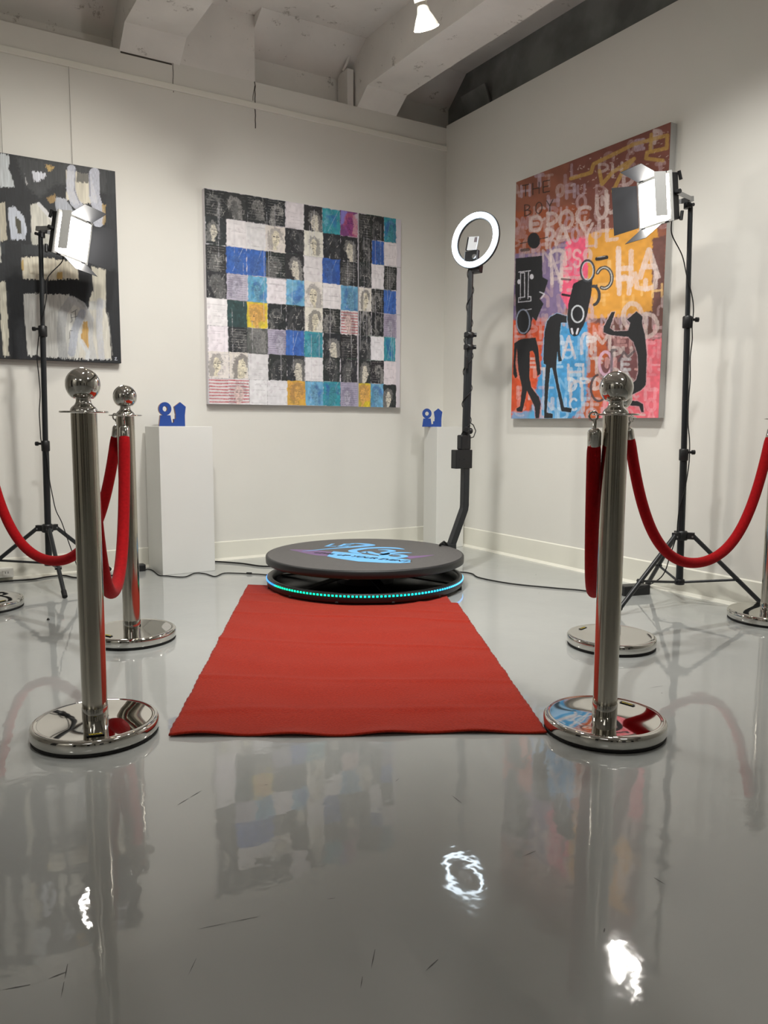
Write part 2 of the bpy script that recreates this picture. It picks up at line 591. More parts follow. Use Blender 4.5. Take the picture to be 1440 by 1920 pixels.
class Art:
    """Paint layer. Coordinates are those of a sketch of the work; quad = the sketch's corners of the region uv."""

    def __init__(self, nx, ny, quad, uv=((0, 1), (1, 1), (1, 0), (0, 0))):
        U, V = np.meshgrid(np.linspace(0, 1, nx), np.linspace(0, 1, ny))
        H = homog(uv, quad)
        w = H[2, 0] * U + H[2, 1] * V + H[2, 2]
        self.X = (H[0, 0] * U + H[0, 1] * V + H[0, 2]) / w
        self.Y = (H[1, 0] * U + H[1, 1] * V + H[1, 2]) / w
        self.nx, self.ny = nx, ny
        self.C = np.zeros((ny, nx, 3))
        self.k = 0

    def seed(self):
        self.k += 1
        return self.k * 37 + 5

    def sel(self, x0, y0, x1, y1, m=4):
        if getattr(self, 'rect', False):
            cx, ry = self.X[0], self.Y[:, 0]
            c0, c1 = np.searchsorted(cx, [x0 - m, x1 + m])
            r0, r1 = np.searchsorted(-ry, [-(y1 + m), -(y0 - m)])
            return (slice(r0, r1), slice(c0, c1)) if c1 > c0 and r1 > r0 else None
        rows = np.where(((self.X > x0 - m) & (self.X < x1 + m) & (self.Y > y0 - m) & (self.Y < y1 + m)))
        if len(rows[0]) == 0:
            return None
        return (slice(rows[0].min(), rows[0].max() + 1), slice(rows[1].min(), rows[1].max() + 1))

    def lay(self, s, mask, col, vary=0.06, bs=(5, 40)):
        X, Y = self.X[s], self.Y[s]
        c = srgb(col)
        n = vnoise(X, Y, bs[0], bs[1], self.seed())[..., None] - 0.5
        cc = np.clip(c * (1 + 2 * vary * n), 0, 1)
        m = np.clip(mask, 0, 1)[..., None]
        self.C[s] = self.C[s] * (1 - m) + cc * m

    def fill(self, col, vary=0.1, bs=(12, 60)):
        self.lay((slice(None), slice(None)), np.ones((self.ny, self.nx)), col, vary, bs)

    def poly(self, pts, col, alpha=1.0, rough=2.0, soft=1.5, vary=0.08, bs=(5, 40), rs=9, brush=False):
        P_ = np.array(pts, float)
        s = self.sel(P_[:, 0].min() - rough, P_[:, 1].min() - rough, P_[:, 0].max() + rough, P_[:, 1].max() + rough)
        if s is None:
            return
        X, Y = self.X[s], self.Y[s]
        if rough:
            k = self.seed()
            if brush:
                X = X + (vnoise(X, Y, 30, 50, k) - 0.5) * rough * 1.4 + (vnoise(X, Y, 5, 60, k + 2) - 0.5) * rough * .5
                Y = Y + (vnoise(self.X[s], Y, 5, 90, k + 1) - 0.5) * 3.2 * rough
            else:
                X = X + (vnoise(X, Y, rs, rs, k) - 0.5) * 2 * rough
                Y = Y + (vnoise(self.X[s], Y, rs, rs, k + 1) - 0.5) * 2 * rough
        ins = np.zeros(X.shape, bool)
        dm = np.full(X.shape, 1e9)
        n = len(P_)
        for i in range(n):
            (x1, y1), (x2, y2) = P_[i], P_[(i + 1) % n]
            if y1 != y2:
                c = ((y1 > Y) != (y2 > Y)) & (X < (x2 - x1) * (Y - y1) / (y2 - y1) + x1)
                ins ^= c
            L = max((x2 - x1) ** 2 + (y2 - y1) ** 2, 1e-9)
            t = np.clip(((X - x1) * (x2 - x1) + (Y - y1) * (y2 - y1)) / L, 0, 1)
            dm = np.minimum(dm, np.hypot(X - x1 - t * (x2 - x1), Y - y1 - t * (y2 - y1)))
        sd = np.where(ins, dm, -dm)
        self.lay(s, alpha * np.clip(sd / soft + 0.5, 0, 1), col, vary, bs)

    def stroke(self, pts, w, col, alpha=1.0, soft=1.5, bristle=0.0, vary=0.1, rough=0.8):
        P_ = np.array(pts, float)
        h = w / 2 + 3
        s = self.sel(P_[:, 0].min() - h, P_[:, 1].min() - h, P_[:, 0].max() + h, P_[:, 1].max() + h)
        if s is None:
            return
        X, Y = self.X[s], self.Y[s]
        k = self.seed()
        d = np.full(X.shape, 1e9)
        for i in range(len(P_) - 1):
            (x1, y1), (x2, y2) = P_[i], P_[i + 1]
            L = max((x2 - x1) ** 2 + (y2 - y1) ** 2, 1e-9)
            t = np.clip(((X - x1) * (x2 - x1) + (Y - y1) * (y2 - y1)) / L, 0, 1)
            d = np.minimum(d, np.hypot(X - x1 - t * (x2 - x1), Y - y1 - t * (y2 - y1)))
        d = d + (vnoise(X, Y, 7, 7, k) - 0.5) * 2 * rough
        a = alpha * np.clip((w / 2 - d) / soft + 0.5, 0, 1)
        if bristle:
            a = a * (1 - bristle * vnoise(X, Y, 4, 14, k + 3))
        self.lay(s, a, col, vary, (4, 18))

    def ring(self, cx, cy, rx, ry, w, col, a0=0, a1=360, alpha=1.0, tilt=0.0, n=28, **kw):
        t = np.radians(np.linspace(a0, a1, n))
        ct, st = math.cos(math.radians(tilt)), math.sin(math.radians(tilt))
        x, y = rx * np.cos(t), ry * np.sin(t)
        self.stroke(np.stack([cx + x * ct - y * st, cy + x * st + y * ct], 1), w, col, alpha, **kw)

    def mesh(self, name, O, eu, ev, material, parent=None):
        """O = bottom-left corner, eu, ev = full width and height vectors"""
        nx, ny = self.nx, self.ny
        U, V = np.meshgrid(np.linspace(0, 1, nx), np.linspace(0, 1, ny))
        co = np.array(O)[None, None] + U[..., None] * np.array(eu) + V[..., None] * np.array(ev)
        me = bpy.data.meshes.new(name)
        me.vertices.add(nx * ny)
        me.vertices.foreach_set('co', co.reshape(-1).astype(np.float32))
        i = (np.arange(ny - 1)[:, None] * nx + np.arange(nx - 1)[None]).reshape(-1)
        q = np.stack([i, i + 1, i + nx + 1, i + nx], 1)
        me.loops.add(q.size)
        me.loops.foreach_set('vertex_index', q.reshape(-1).astype(np.int32))
        me.polygons.add(len(q))
        me.polygons.foreach_set('loop_start', (np.arange(len(q)) * 4).astype(np.int32))
        me.polygons.foreach_set('loop_total', np.full(len(q), 4, np.int32))
        me.update(calc_edges=True)
        ca = me.color_attributes.new('paint', 'FLOAT_COLOR', 'POINT')
        C4 = np.concatenate([self.C.reshape(-1, 3), np.ones((nx * ny, 1))], 1)
        ca.data.foreach_set('color', C4.reshape(-1).astype(np.float32))
        me.materials.append(material)
        o = bpy.data.objects.new(name, me)
        COL.objects.link(o)
        if parent:
            o.parent = parent
            o.matrix_parent_inverse = parent.matrix_world.inverted()
        return o


# letter strokes (x 0..1, y 0..1 downwards)
def arc(cx, cy, rx, ry, a0, a1, n=12):
    return [(cx + rx * math.cos(math.radians(a0 + (a1 - a0) * i / n)), cy + ry * math.sin(math.radians(a0 + (a1 - a0) * i / n))) for i in range(n + 1)]


GL = {
    'T': [[(0, 0), (1, 0)], [(.5, 0), (.5, 1)]], 'H': [[(0, 0), (0, 1)], [(1, 0), (1, 1)], [(0, .5), (1, .5)]],
    'E': [[(1, 0), (0, 0), (0, 1), (1, 1)], [(0, .5), (.8, .5)]], 'B': [[(0, 0), (0, 1)], arc(0, .25, .8, .25, -90, 90), arc(0, .75, 1, .25, -90, 90)],
    'O': [arc(.5, .5, .5, .5, 0, 360, 20)], 'Y': [[(0, 0), (.5, .5), (1, 0)], [(.5, .5), (.5, 1)]],
    'P': [[(0, 0), (0, 1)], arc(0, .28, .9, .28, -90, 90)], 'S': [arc(.5, .25, .45, .25, -20, -250) + arc(.5, .75, .45, .25, -70, 160)],
    'C': [arc(.5, .5, .5, .5, -50, -310, 16)], 'U': [[(0, 0), (0, .6)] + arc(.5, .6, .5, .4, 180, 0) + [(1, 0)]],
    'L': [[(0, 0), (0, 1), (1, 1)]], 'A': [[(0, 1), (.5, 0), (1, 1)], [(.2, .62), (.8, .62)]], 'N': [[(0, 1), (0, 0), (1, 1), (1, 0)]],
    'M': [[(0, 1), (0, 0), (.5, .6), (1, 0), (1, 1)]], 'F': [[(1, 0), (0, 0), (0, 1)], [(0, .45), (.8, .45)]], 'I': [[(.5, 0), (.5, 1)]],
    'W': [[(0, 0), (.1, .8), (.5, .9), (.5, .4)], [(.5, .9), (.95, .8), (1, 0)]], 'D': [[(0, 0), (0, 1)], arc(0, .5, 1, .5, -90, 90)],
    'J': [arc(.5, .6, .5, .4, 180, 0) + [(1, 0)]], '-': [[(0, .5), (1, .5)]], 'n': [[(0, 1), (0, .4)] + arc(.5, .4, .5, .4, 180, 360) + [(1, 1)]],
    'V': [[(0, 0), (.5, 1), (1, 0)]], 'R': [[(0, 1), (0, 0)], arc(0, .28, .9, .28, -90, 90), [(0, .56), (1, 1)]], 'X': [[(0, 0), (1, 1)], [(1, 0), (0, 1)]],
}


def glyph(a, ch, x, y, w, h, lw, col, alpha=1.0, slope=0.0, **kw):
    for s in GL[ch]:
        a.stroke([(x + p[0] * w, y + p[1] * h + p[0] * w * slope) for p in s], lw, col, alpha, **kw)


# ---- painting with black figures, on the right wall
def paint_figures():
    a = Art(350, 530, [(128, 385), (1045, 38), (985, 1800), (90, 1812)])
    RUST, WH = (140, 84, 66), (228, 206, 204)
    a.fill((142, 86, 66), 0.18, (40, 40))
    a.poly([(430, 250), (1060, 20), (1050, 660), (560, 690), (470, 520)], (116, 66, 58), .8, 12, 30, .15, (30, 30))
    a.poly([(100, 560), (560, 520), (560, 720), (300, 800), (100, 820)], (160, 84, 52), .9, 10, 20, .15, (30, 30))
    a.poly([(100, 815), (290, 800), (440, 725), (440, 1120), (400, 1180), (240, 1215), (100, 1210)], (130, 112, 150), 1, 8, 14, .15, (20, 30))
    a.poly([(428, 735), (558, 700), (560, 900), (510, 950), (440, 1150), (395, 1060), (400, 900)], (238, 96, 128), 1, 8, 12, .15, (16, 26))
    a.poly([(556, 695), (640, 665), (800, 660), (965, 640), (985, 760), (970, 1000), (945, 1160), (800, 1200), (556, 1218)], (216, 154, 62), 1, 5, 8, .1, (25, 25))
    a.poly([(940, 720), (1020, 700), (1005, 1330), (900, 1340), (640, 1240), (560, 1230), (560, 1200), (800, 1190), (945, 1150)], (108, 72, 66), 1, 5, 8, .15, (20, 20))
    a.poly([(90, 1210), (300, 1195), (305, 1320), (270, 1560), (180, 1830), (80, 1830)], (214, 84, 46), 1, 8, 14, .15, (18, 18))
    a.poly([(300, 1225), (572, 1215), (565, 1700), (450, 1830), (200, 1830), (270, 1500)], (72, 152, 206), 1, 6, 12, .16, (18, 18))
    a.poly([(100, 1770), (300, 1760), (290, 1830), (80, 1830)], (90, 170, 215), .8, 6, 14)
    a.poly([(556, 1222), (660, 1230), (690, 1400), (660, 1560), (640, 1830), (450, 1830), (550, 1700)], (186, 92, 52), 1, 6, 12, .16, (18, 18))
    a.poly([(640, 1235), (900, 1320), (920, 1560), (860, 1640), (660, 1650), (620, 1500), (690, 1420)], (120, 76, 78), 1, 8, 16, .16, (18, 18))
    a.poly([(870, 1330), (1010, 1320), (1000, 1830), (620, 1830), (650, 1700), (870, 1640), (905, 1500)], (232, 108, 122), 1, 8, 14, .14, (18, 18))
    r = random.Random(5)
    # thin incised scribbles
    for _ in range(230):
        x, y = r.uniform(450, 1040), r.uniform(80, 680)
        if y < 385 - (x - 128) * .378 + 30:
            continue
        a.stroke([(x, y), (x + r.uniform(-7, 7), y + r.uniform(-7, 7)), (x + r.uniform(4, 12), y + r.uniform(-8, 4))], 2.6, (222, 200, 192), .75, rough=.3)
    # brushed letter-like marks all over
    keys = 'TLHnCUIEFAODPN-'
    y = 90
    while y < 1800:
        x = 110 + r.uniform(0, 30)
        while x < 1010:
            top = 385 - (x - 128) * .378
            w, h = r.uniform(40, 74), r.uniform(56, 96)
            dark = (700 < y + h / 2 < 1180 and 560 < x < 960)
            if y > top + 4 and r.random() < (0.25 if dark else 0.62 if y < 700 else 0.85):
                low = y > 1180
                c = r.choice([(206, 186, 184), (196, 166, 168), (190, 170, 184)] if not low else [(222, 208, 204), (208, 208, 212), (224, 172, 168)])
                if 300 < x < 560 and low:
                    c = r.choice([(196, 222, 238), (150, 200, 232), (228, 232, 236)])
                if dark:
                    c = (236, 196, 132)
                if x > 880 and low:
                    c = (244, 176, 184)
                glyph(a, r.choice(keys), x, y, w * .8, h * .8, r.uniform(13, 25), c, r.uniform(.35, .85), -.2 * (1 - y / 1400), bristle=.5)
            x += w * r.uniform(1.0, 1.5)
        y += r.uniform(56, 70)
    # ochre line figures at the top
    O1 = (190, 152, 74)
    for st in ([(455, 365), (575, 330), (590, 280), (830, 165), (1025, 115), (1022, 190), (905, 215), (900, 250), (1000, 262)], [(625, 320), (640, 400), (700, 330), (830, 250), (760, 330), (705, 440)], [(930, 110), (925, 200)]):
        a.stroke(st, 22, O1, .85, bristle=.3)
    # large named letters
    for ch, x, y, w, h, lw in (('O', 210, 590, 70, 90, 15), ('P', 318, 570, 60, 120, 20), ('O', 388, 560, 78, 105, 18), ('C', 490, 540, 95, 95, 20), ('U', 610, 470, 60, 130, 22), ('U', 665, 440, 60, 130, 22),
                              ('P', 310, 665, 50, 110, 18), ('A', 368, 650, 80, 105, 20), ('Y', 515, 640, 70, 130, 16), ('L', 670, 605, 60, 125, 20), ('I', 590, 680, 30, 90, 18),
                              ('L', 740, 780, 70, 180, 30), ('H', 740, 800, 75, 200, 28), ('A', 870, 790, 105, 160, 30), ('n', 745, 950, 60, 100, 26), ('W', 840, 930, 125, 105, 26),
                              ('A', 405, 1310, 75, 130, 15), ('n', 520, 1290, 60, 120, 18), ('M', 600, 1290, 90, 100, 18), ('D', 905, 1170, 70, 140, 22), ('O', 770, 1110, 110, 150, 26),
                              ('H', 440, 1480, 90, 90, 14), ('n', 455, 1580, 70, 120, 16), ('T', 580, 1440, 60, 90, 16), ('N', 340, 830, 60, 160, 18), ('F', 395, 900, 60, 130, 16), ('n', 330, 790, 90, 90, 20), ('S', 470, 790, 45, 100, 14)):
        glyph(a, ch, x, y, w, h, lw * 1.1, (212, 194, 190) if y < 760 else (222, 204, 198), .8, -.12 if y < 700 else -.04, bristle=.5, rough=2)
    a.ring(665, 1470, 38, 70, 18, (222, 182, 204), alpha=.9)
    # black words
    BK = (40, 34, 34)
    for w_, x0, y0, dx in (('THE', 165, 405, 62), ('BOY', 178, 520, 66)):
        for i, ch in enumerate(w_):
            glyph(a, ch, x0 + i * dx, y0 - i * 12, 38, 66, 5.5, BK, .95, -.2, rough=.3)
    INK, GR, LT = (34, 35, 38), (66, 68, 74), (214, 214, 222)

    def fig(pts, edge=None):
        if edge:
            a.stroke(list(pts) + [pts[0]], 9, edge, .7, bristle=.4)
        a.poly(pts, INK, 1, 1.2, 2, .08)
    # drum head and sticks
    a.poly([(232 + 38 * math.cos(t), 732 + 48 * math.sin(t)) for t in np.linspace(0, 6.28, 20)[:-1]], INK, 1, 1, 2)
    a.stroke([(150, 750), (315, 712)], 5, INK)
    a.stroke([(160, 790), (200, 785)], 18, (60, 50, 48), .8)
    # left figure
    fig([(122, 838), (282, 822), (284, 950), (318, 968), (296, 1040), (268, 1080), (290, 1110), (268, 1160), (245, 1215), (222, 1190), (212, 1265), (180, 1300), (140, 1290), (122, 1240), (124, 1170), (118, 1000)])
    a.stroke([(140, 920), (212, 912)], 5, LT); a.stroke([(152, 925), (150, 1085)], 4, LT); a.stroke([(200, 918), (196, 1080)], 4, LT)
    a.stroke([(152, 925), (176, 925), (176, 1070), (140, 1075), (138, 1102), (214, 1094), (214, 1068), (196, 1068)], 5, LT)
    a.poly([(219 + 12 * math.cos(t), 948 + 16 * math.sin(t)) for t in np.linspace(0, 6.28, 14)[:-1]], LT, 1, .5)
    a.poly([(142 + 10 * math.cos(t), 978 + 15 * math.sin(t)) for t in np.linspace(0, 6.28, 14)[:-1]], LT, 1, .5)
    a.ring(166, 1218, 40, 72, 8, (150, 160, 180))
    a.stroke([(178, 1150), (216, 1142)], 4, LT)
    a.stroke([(268, 1040), (296, 1052), (278, 1078)], 7, LT, .9)
    fig([(112, 1350), (150, 1325), (242, 1315), (258, 1380), (272, 1535), (252, 1550), (236, 1420), (224, 1395), (206, 1400), (204, 1560), (216, 1620), (262, 1680), (272, 1720), (262, 1808), (240, 1808), (236, 1740), (188, 1640), (176, 1700), (158, 1770), (126, 1768), (122, 1748), (146, 1735), (158, 1620), (136, 1520), (128, 1380), (118, 1470), (130, 1550), (118, 1565), (104, 1540)], (220, 120, 90))
    # middle figure
    fig([(520, 965), (585, 960), (580, 1040), (552, 1180), (535, 1235), (500, 1300), (475, 1308), (450, 1290), (432, 1200), (440, 1110), (470, 990)], None)
    fig([(330, 1190), (372, 1168), (430, 1185), (430, 1225), (396, 1225), (388, 1300), (392, 1420), (402, 1455), (380, 1462), (374, 1400), (366, 1500), (380, 1590), (415, 1738), (462, 1745), (456, 1772), (398, 1765), (356, 1560), (342, 1500), (330, 1500), (318, 1640), (308, 1772), (346, 1780), (344, 1808), (292, 1808), (296, 1600), (304, 1480), (290, 1475), (288, 1440), (296, 1280), (310, 1220)], (150, 200, 235))
    a.ring(555, 912, 40, 62, 14, (64, 66, 72)); a.ring(555, 912, 34, 54, 5, (190, 195, 200))
    a.poly([(545, 880), (560, 885), (556, 950), (538, 960), (528, 930)], (238, 96, 128), .9, 2, 4)
    a.ring(496, 1172, 36, 50, 9, (200, 205, 210))
    a.stroke([(460, 1262), (466, 1290)], 12, LT); a.stroke([(498, 1262), (490, 1290)], 12, LT)
    a.stroke([(405, 1055), (445, 1062)], 14, INK); a.stroke([(400, 962), (452, 966)], 12, (60, 55, 60), .8)
    # rings to the right of it
    a.ring(655, 955, 46, 62, 22, (66, 66, 68), -150, 110); a.ring(655, 955, 46, 62, 6, (200, 198, 190), -150, 110)
    a.ring(590, 1060, 36, 56, 18, (56, 56, 60), -100, 80); a.stroke([(610, 1000), (590, 1010)], 12, GR)
    a.stroke([(612, 842), (668, 832)], 24, (40, 38, 38)); a.stroke([(615, 832), (660, 826)], 4, (190, 190, 190), .8)
    # right figure
    fig([(700, 1160), (722, 1158), (690, 1255), (716, 1275), (800, 1272), (812, 1225), (792, 1205), (850, 1155), (886, 1185), (884, 1230), (902, 1300), (914, 1420), (908, 1600), (880, 1632), (820, 1662), (760, 1668), (720, 1640), (742, 1622), (800, 1610), (850, 1570), (862, 1520), (858, 1420), (832, 1340), (800, 1310), (690, 1298), (652, 1282), (652, 1250)], (215, 190, 195))
    fig([(690, 1690), (760, 1690), (860, 1698), (892, 1715), (898, 1765), (882, 1768), (868, 1730), (780, 1722), (700, 1722)], (220, 180, 190))
    a.ring(625, 1620, 48, 80, 14, (62, 62, 68), 60, 260, alpha=.9)
    a.stroke([(700, 1530), (702, 1390), (725, 1388)], 16, (84, 84, 88), .9, bristle=.3)
    a.stroke([(745, 1455), (775, 1400), (800, 1430), (838, 1395)], 14, (84, 74, 80), .8)
    return a


# ---- black and white painting, on the back wall
def paint_black():
    a = Art(300, 390, [(-760, -30), (870, 250), (900, 1685), (-700, 1600)], ((-.0, 1), (1, 1), (1, 0), (-.0, 0)))
    # sketch quad of the visible part: x 0..870 is the right half of the canvas
    H = homog(((0.48, 1), (1, 1), (1, 0), (0.48, 0)), [(0, 97), (870, 250), (900, 1685), (0, 1640)])
    U, V = np.meshgrid(np.linspace(0, 1, a.nx), np.linspace(0, 1, a.ny))
    w = H[2, 0] * U + H[2, 1] * V + H[2, 2]
    a.X, a.Y = (H[0, 0] * U + H[0, 1] * V + H[0, 2]) / w, (H[1, 0] * U + H[1, 1] * V + H[1, 2]) / w
    LA = (200, 203, 216)
    a.fill((27, 30, 35), 0.35, (6, 70))
    a.poly([(130, 130), (880, 240), (880, 420), (430, 330), (300, 430), (200, 340)], (74, 76, 78), .6, 14, 30, .3, (5, 60))
    kw = dict(rough=7, soft=3, vary=.2, bs=(6, 80), brush=True)
    a.poly([(-40, 90), (85, 125), (76, 210), (112, 348), (-40, 345)], (196, 202, 206), 1, **kw)
    a.poly([(250, 238), (345, 250), (358, 272), (290, 318), (264, 300)], (214, 216, 226), 1, **kw)
    a.poly([(345, 195), (420, 205), (380, 250)], (190, 160, 100), .9, **kw)
    a.poly([(190, 250), (215, 330), (205, 335), (195, 300)], (190, 190, 190), .8, **kw)
    a.poly([(500, 235), (690, 270), (740, 470), (560, 480), (500, 440)], (214, 208, 192), 1, **kw)
    a.poly([(590, 245), (690, 262), (670, 330), (580, 320)], (60, 62, 64), .8, **kw)
    a.stroke([(545, 230), (535, 360), (560, 460), (640, 540)], 66, LA, .95, bristle=.25)
    a.stroke([(575, 230), (565, 380), (600, 470)], 8, (90, 94, 120), .6)
    a.stroke([(715, 262), (712, 420), (752, 560), (740, 610)], 80, LA, .95, bristle=.25)
    a.stroke([(680, 270), (680, 420)], 10, (110, 114, 140), .6)
    a.poly([(410, 420), (500, 440), (560, 540), (430, 560)], (186, 190, 200), .9, **kw)
    a.poly([(352, 430), (415, 400), (420, 460), (370, 470)], (170, 140, 90), .8, **kw)
    a.poly([(770, 480), (800, 490), (790, 620), (770, 640)], (176, 150, 96), .8, **kw)
    a.poly([(226, 480), (292, 458), (430, 610), (405, 720), (225, 720)], (208, 206, 196), 1, **kw)
    a.stroke([(290, 470), (415, 615)], 26, (220, 220, 222), .9)
    a.poly([(55, 495), (115, 488), (175, 560), (192, 660), (182, 728), (66, 730)], (196, 202, 214), 1, **kw)
    a.poly([(108, 550), (150, 585), (146, 690), (118, 680)], (76, 74, 60), 1, **kw)
    a.poly([(-30, 450), (36, 460), (36, 735), (-30, 735)], (196, 190, 172), 1, **kw)
    a.poly([(225, 680), (420, 700), (420, 790), (225, 770)], (190, 190, 180), .9, **kw)
    a.poly([(-200, 740), (620, 790), (640, 855), (-200, 830)], (46, 50, 54), .9, **kw)
    a.poly([(142, 862), (300, 862), (575, 905), (580, 1030), (300, 1040), (142, 1022)], (214, 208, 190), 1, **kw)
    a.stroke([(190, 890), (200, 980), (330, 1000)], 10, (180, 172, 150), .6)
    a.poly([(412, 972), (455, 978), (452, 1030), (415, 1028)], (196, 160, 84), .9, **kw)
    a.poly([(142, 880), (158, 880), (158, 960), (142, 960)], (190, 160, 90), .9, **kw)
    a.poly([(680, 930), (792, 955), (788, 1190), (820, 1400), (700, 1300), (650, 1210), (690, 1100)], (212, 208, 192), 1, **kw)
    a.poly([(132, 1130), (520, 1140), (640, 1270), (660, 1200), (790, 1190), (835, 1655), (500, 1660), (158, 1625)], (200, 200, 195), 1, **kw)
    a.poly([(640, 1270), (790, 1250), (830, 1650), (560, 1650)], (206, 202, 190), .8, **kw)
    a.stroke([(440, 1640), (430, 1420), (450, 1280), (520, 1190)], 70, (164, 166, 168), .8, bristle=.3)
    a.stroke([(520, 1180), (600, 1230), (660, 1340), (650, 1500), (680, 1640)], 56, (186, 188, 190), .9, bristle=.3)
    a.stroke([(600, 1290), (540, 1420), (510, 1600)], 60, (166, 172, 186), .9, bristle=.3)
    a.poly([(598, 1370), (642, 1350), (650, 1540), (640, 1590), (590, 1500)], (190, 150, 80), .95, **kw)
    a.stroke([(590, 1510), (640, 1600), (630, 1650)], 34, (206, 210, 214), .9, bristle=.3)
    a.stroke([(740, 1200), (730, 1400), (745, 1640)], 50, (184, 188, 200), .7, bristle=.4)
    for st in ([(520, 1285), (560, 1262)], [(512, 1300), (520, 1350), (510, 1360)], [(545, 1270), (550, 1345)], [(515, 1325), (560, 1315)], [(500, 1425), (520, 1425)], [(500, 1430), (495, 1490)]):
        a.stroke(st, 5, (50, 50, 52), .8)
    K = (24, 27, 32)
    kb = dict(rough=9, soft=3, vary=.3, bs=(5, 60), brush=True)
    a.poly([(20, 735), (142, 760), (146, 1130), (160, 1640), (20, 1620), (10, 1200)], K, 1, **kb)
    a.poly([(-700, 1040), (150, 1030), (600, 1035), (680, 1060), (690, 1110), (650, 1190), (480, 1145), (130, 1132), (-700, 1130)], K, 1, **kb)
    a.poly([(580, 905), (680, 930), (680, 1080), (580, 1060)], K, 1, **kb)
    a.poly([(660, 655), (790, 655), (880, 700), (880, 1000), (790, 960), (660, 930), (600, 880)], (44, 48, 56), .9, **kb)
    a.poly([(790, 950), (900, 960), (905, 1700), (825, 1700), (810, 1400), (785, 1280)], K, 1, **kb)
    a.poly([(-700, 1610), (160, 1620), (640, 1655), (905, 1665), (905, 1720), (-700, 1700)], K, 1, **kb)
    a.poly([(800, 240), (880, 250), (885, 980), (800, 960)], (40, 44, 48), .75, **kb)
    a.stroke([(800, 1290), (830, 1620)], 10, (190, 190, 184), .5, bristle=.8)
    a.stroke([(850, 1640), (862, 1640), (850, 1660), (866, 1660)], 5, LA, .9)
    for x in range(-700, -60, 150):
        a.poly([(x, 200), (x + 80, 190), (x + 90, 900), (x + 5, 900)], (196, 196, 190), .9, **kb)
    a.poly([(-40, 1040), (12, 1040), (10, 1620), (-40, 1620)], (196, 192, 176), .9, **kb)
    return a


# ---- patchwork painting, on the back wall (two canvases)
KK, WW, BB, TT, CC, YY, GG, RR, PP, LL, FF, DD = 'K W B T C Y G R P L F D'.split()
PAL = {'K': (40, 43, 46), 'W': (230, 226, 229), 'B': (58, 102, 182), 'T': (58, 150, 164), 'C': (112, 172, 208), 'Y': (216, 196, 60), 'G': (44, 66, 66),
       'R': (220, 212, 214), 'P': (128, 66, 124), 'L': (176, 170, 190), 'F': (228, 222, 214), 'D': (42, 45, 48), 'O': (206, 164, 70), 'S': (52, 55, 60)}


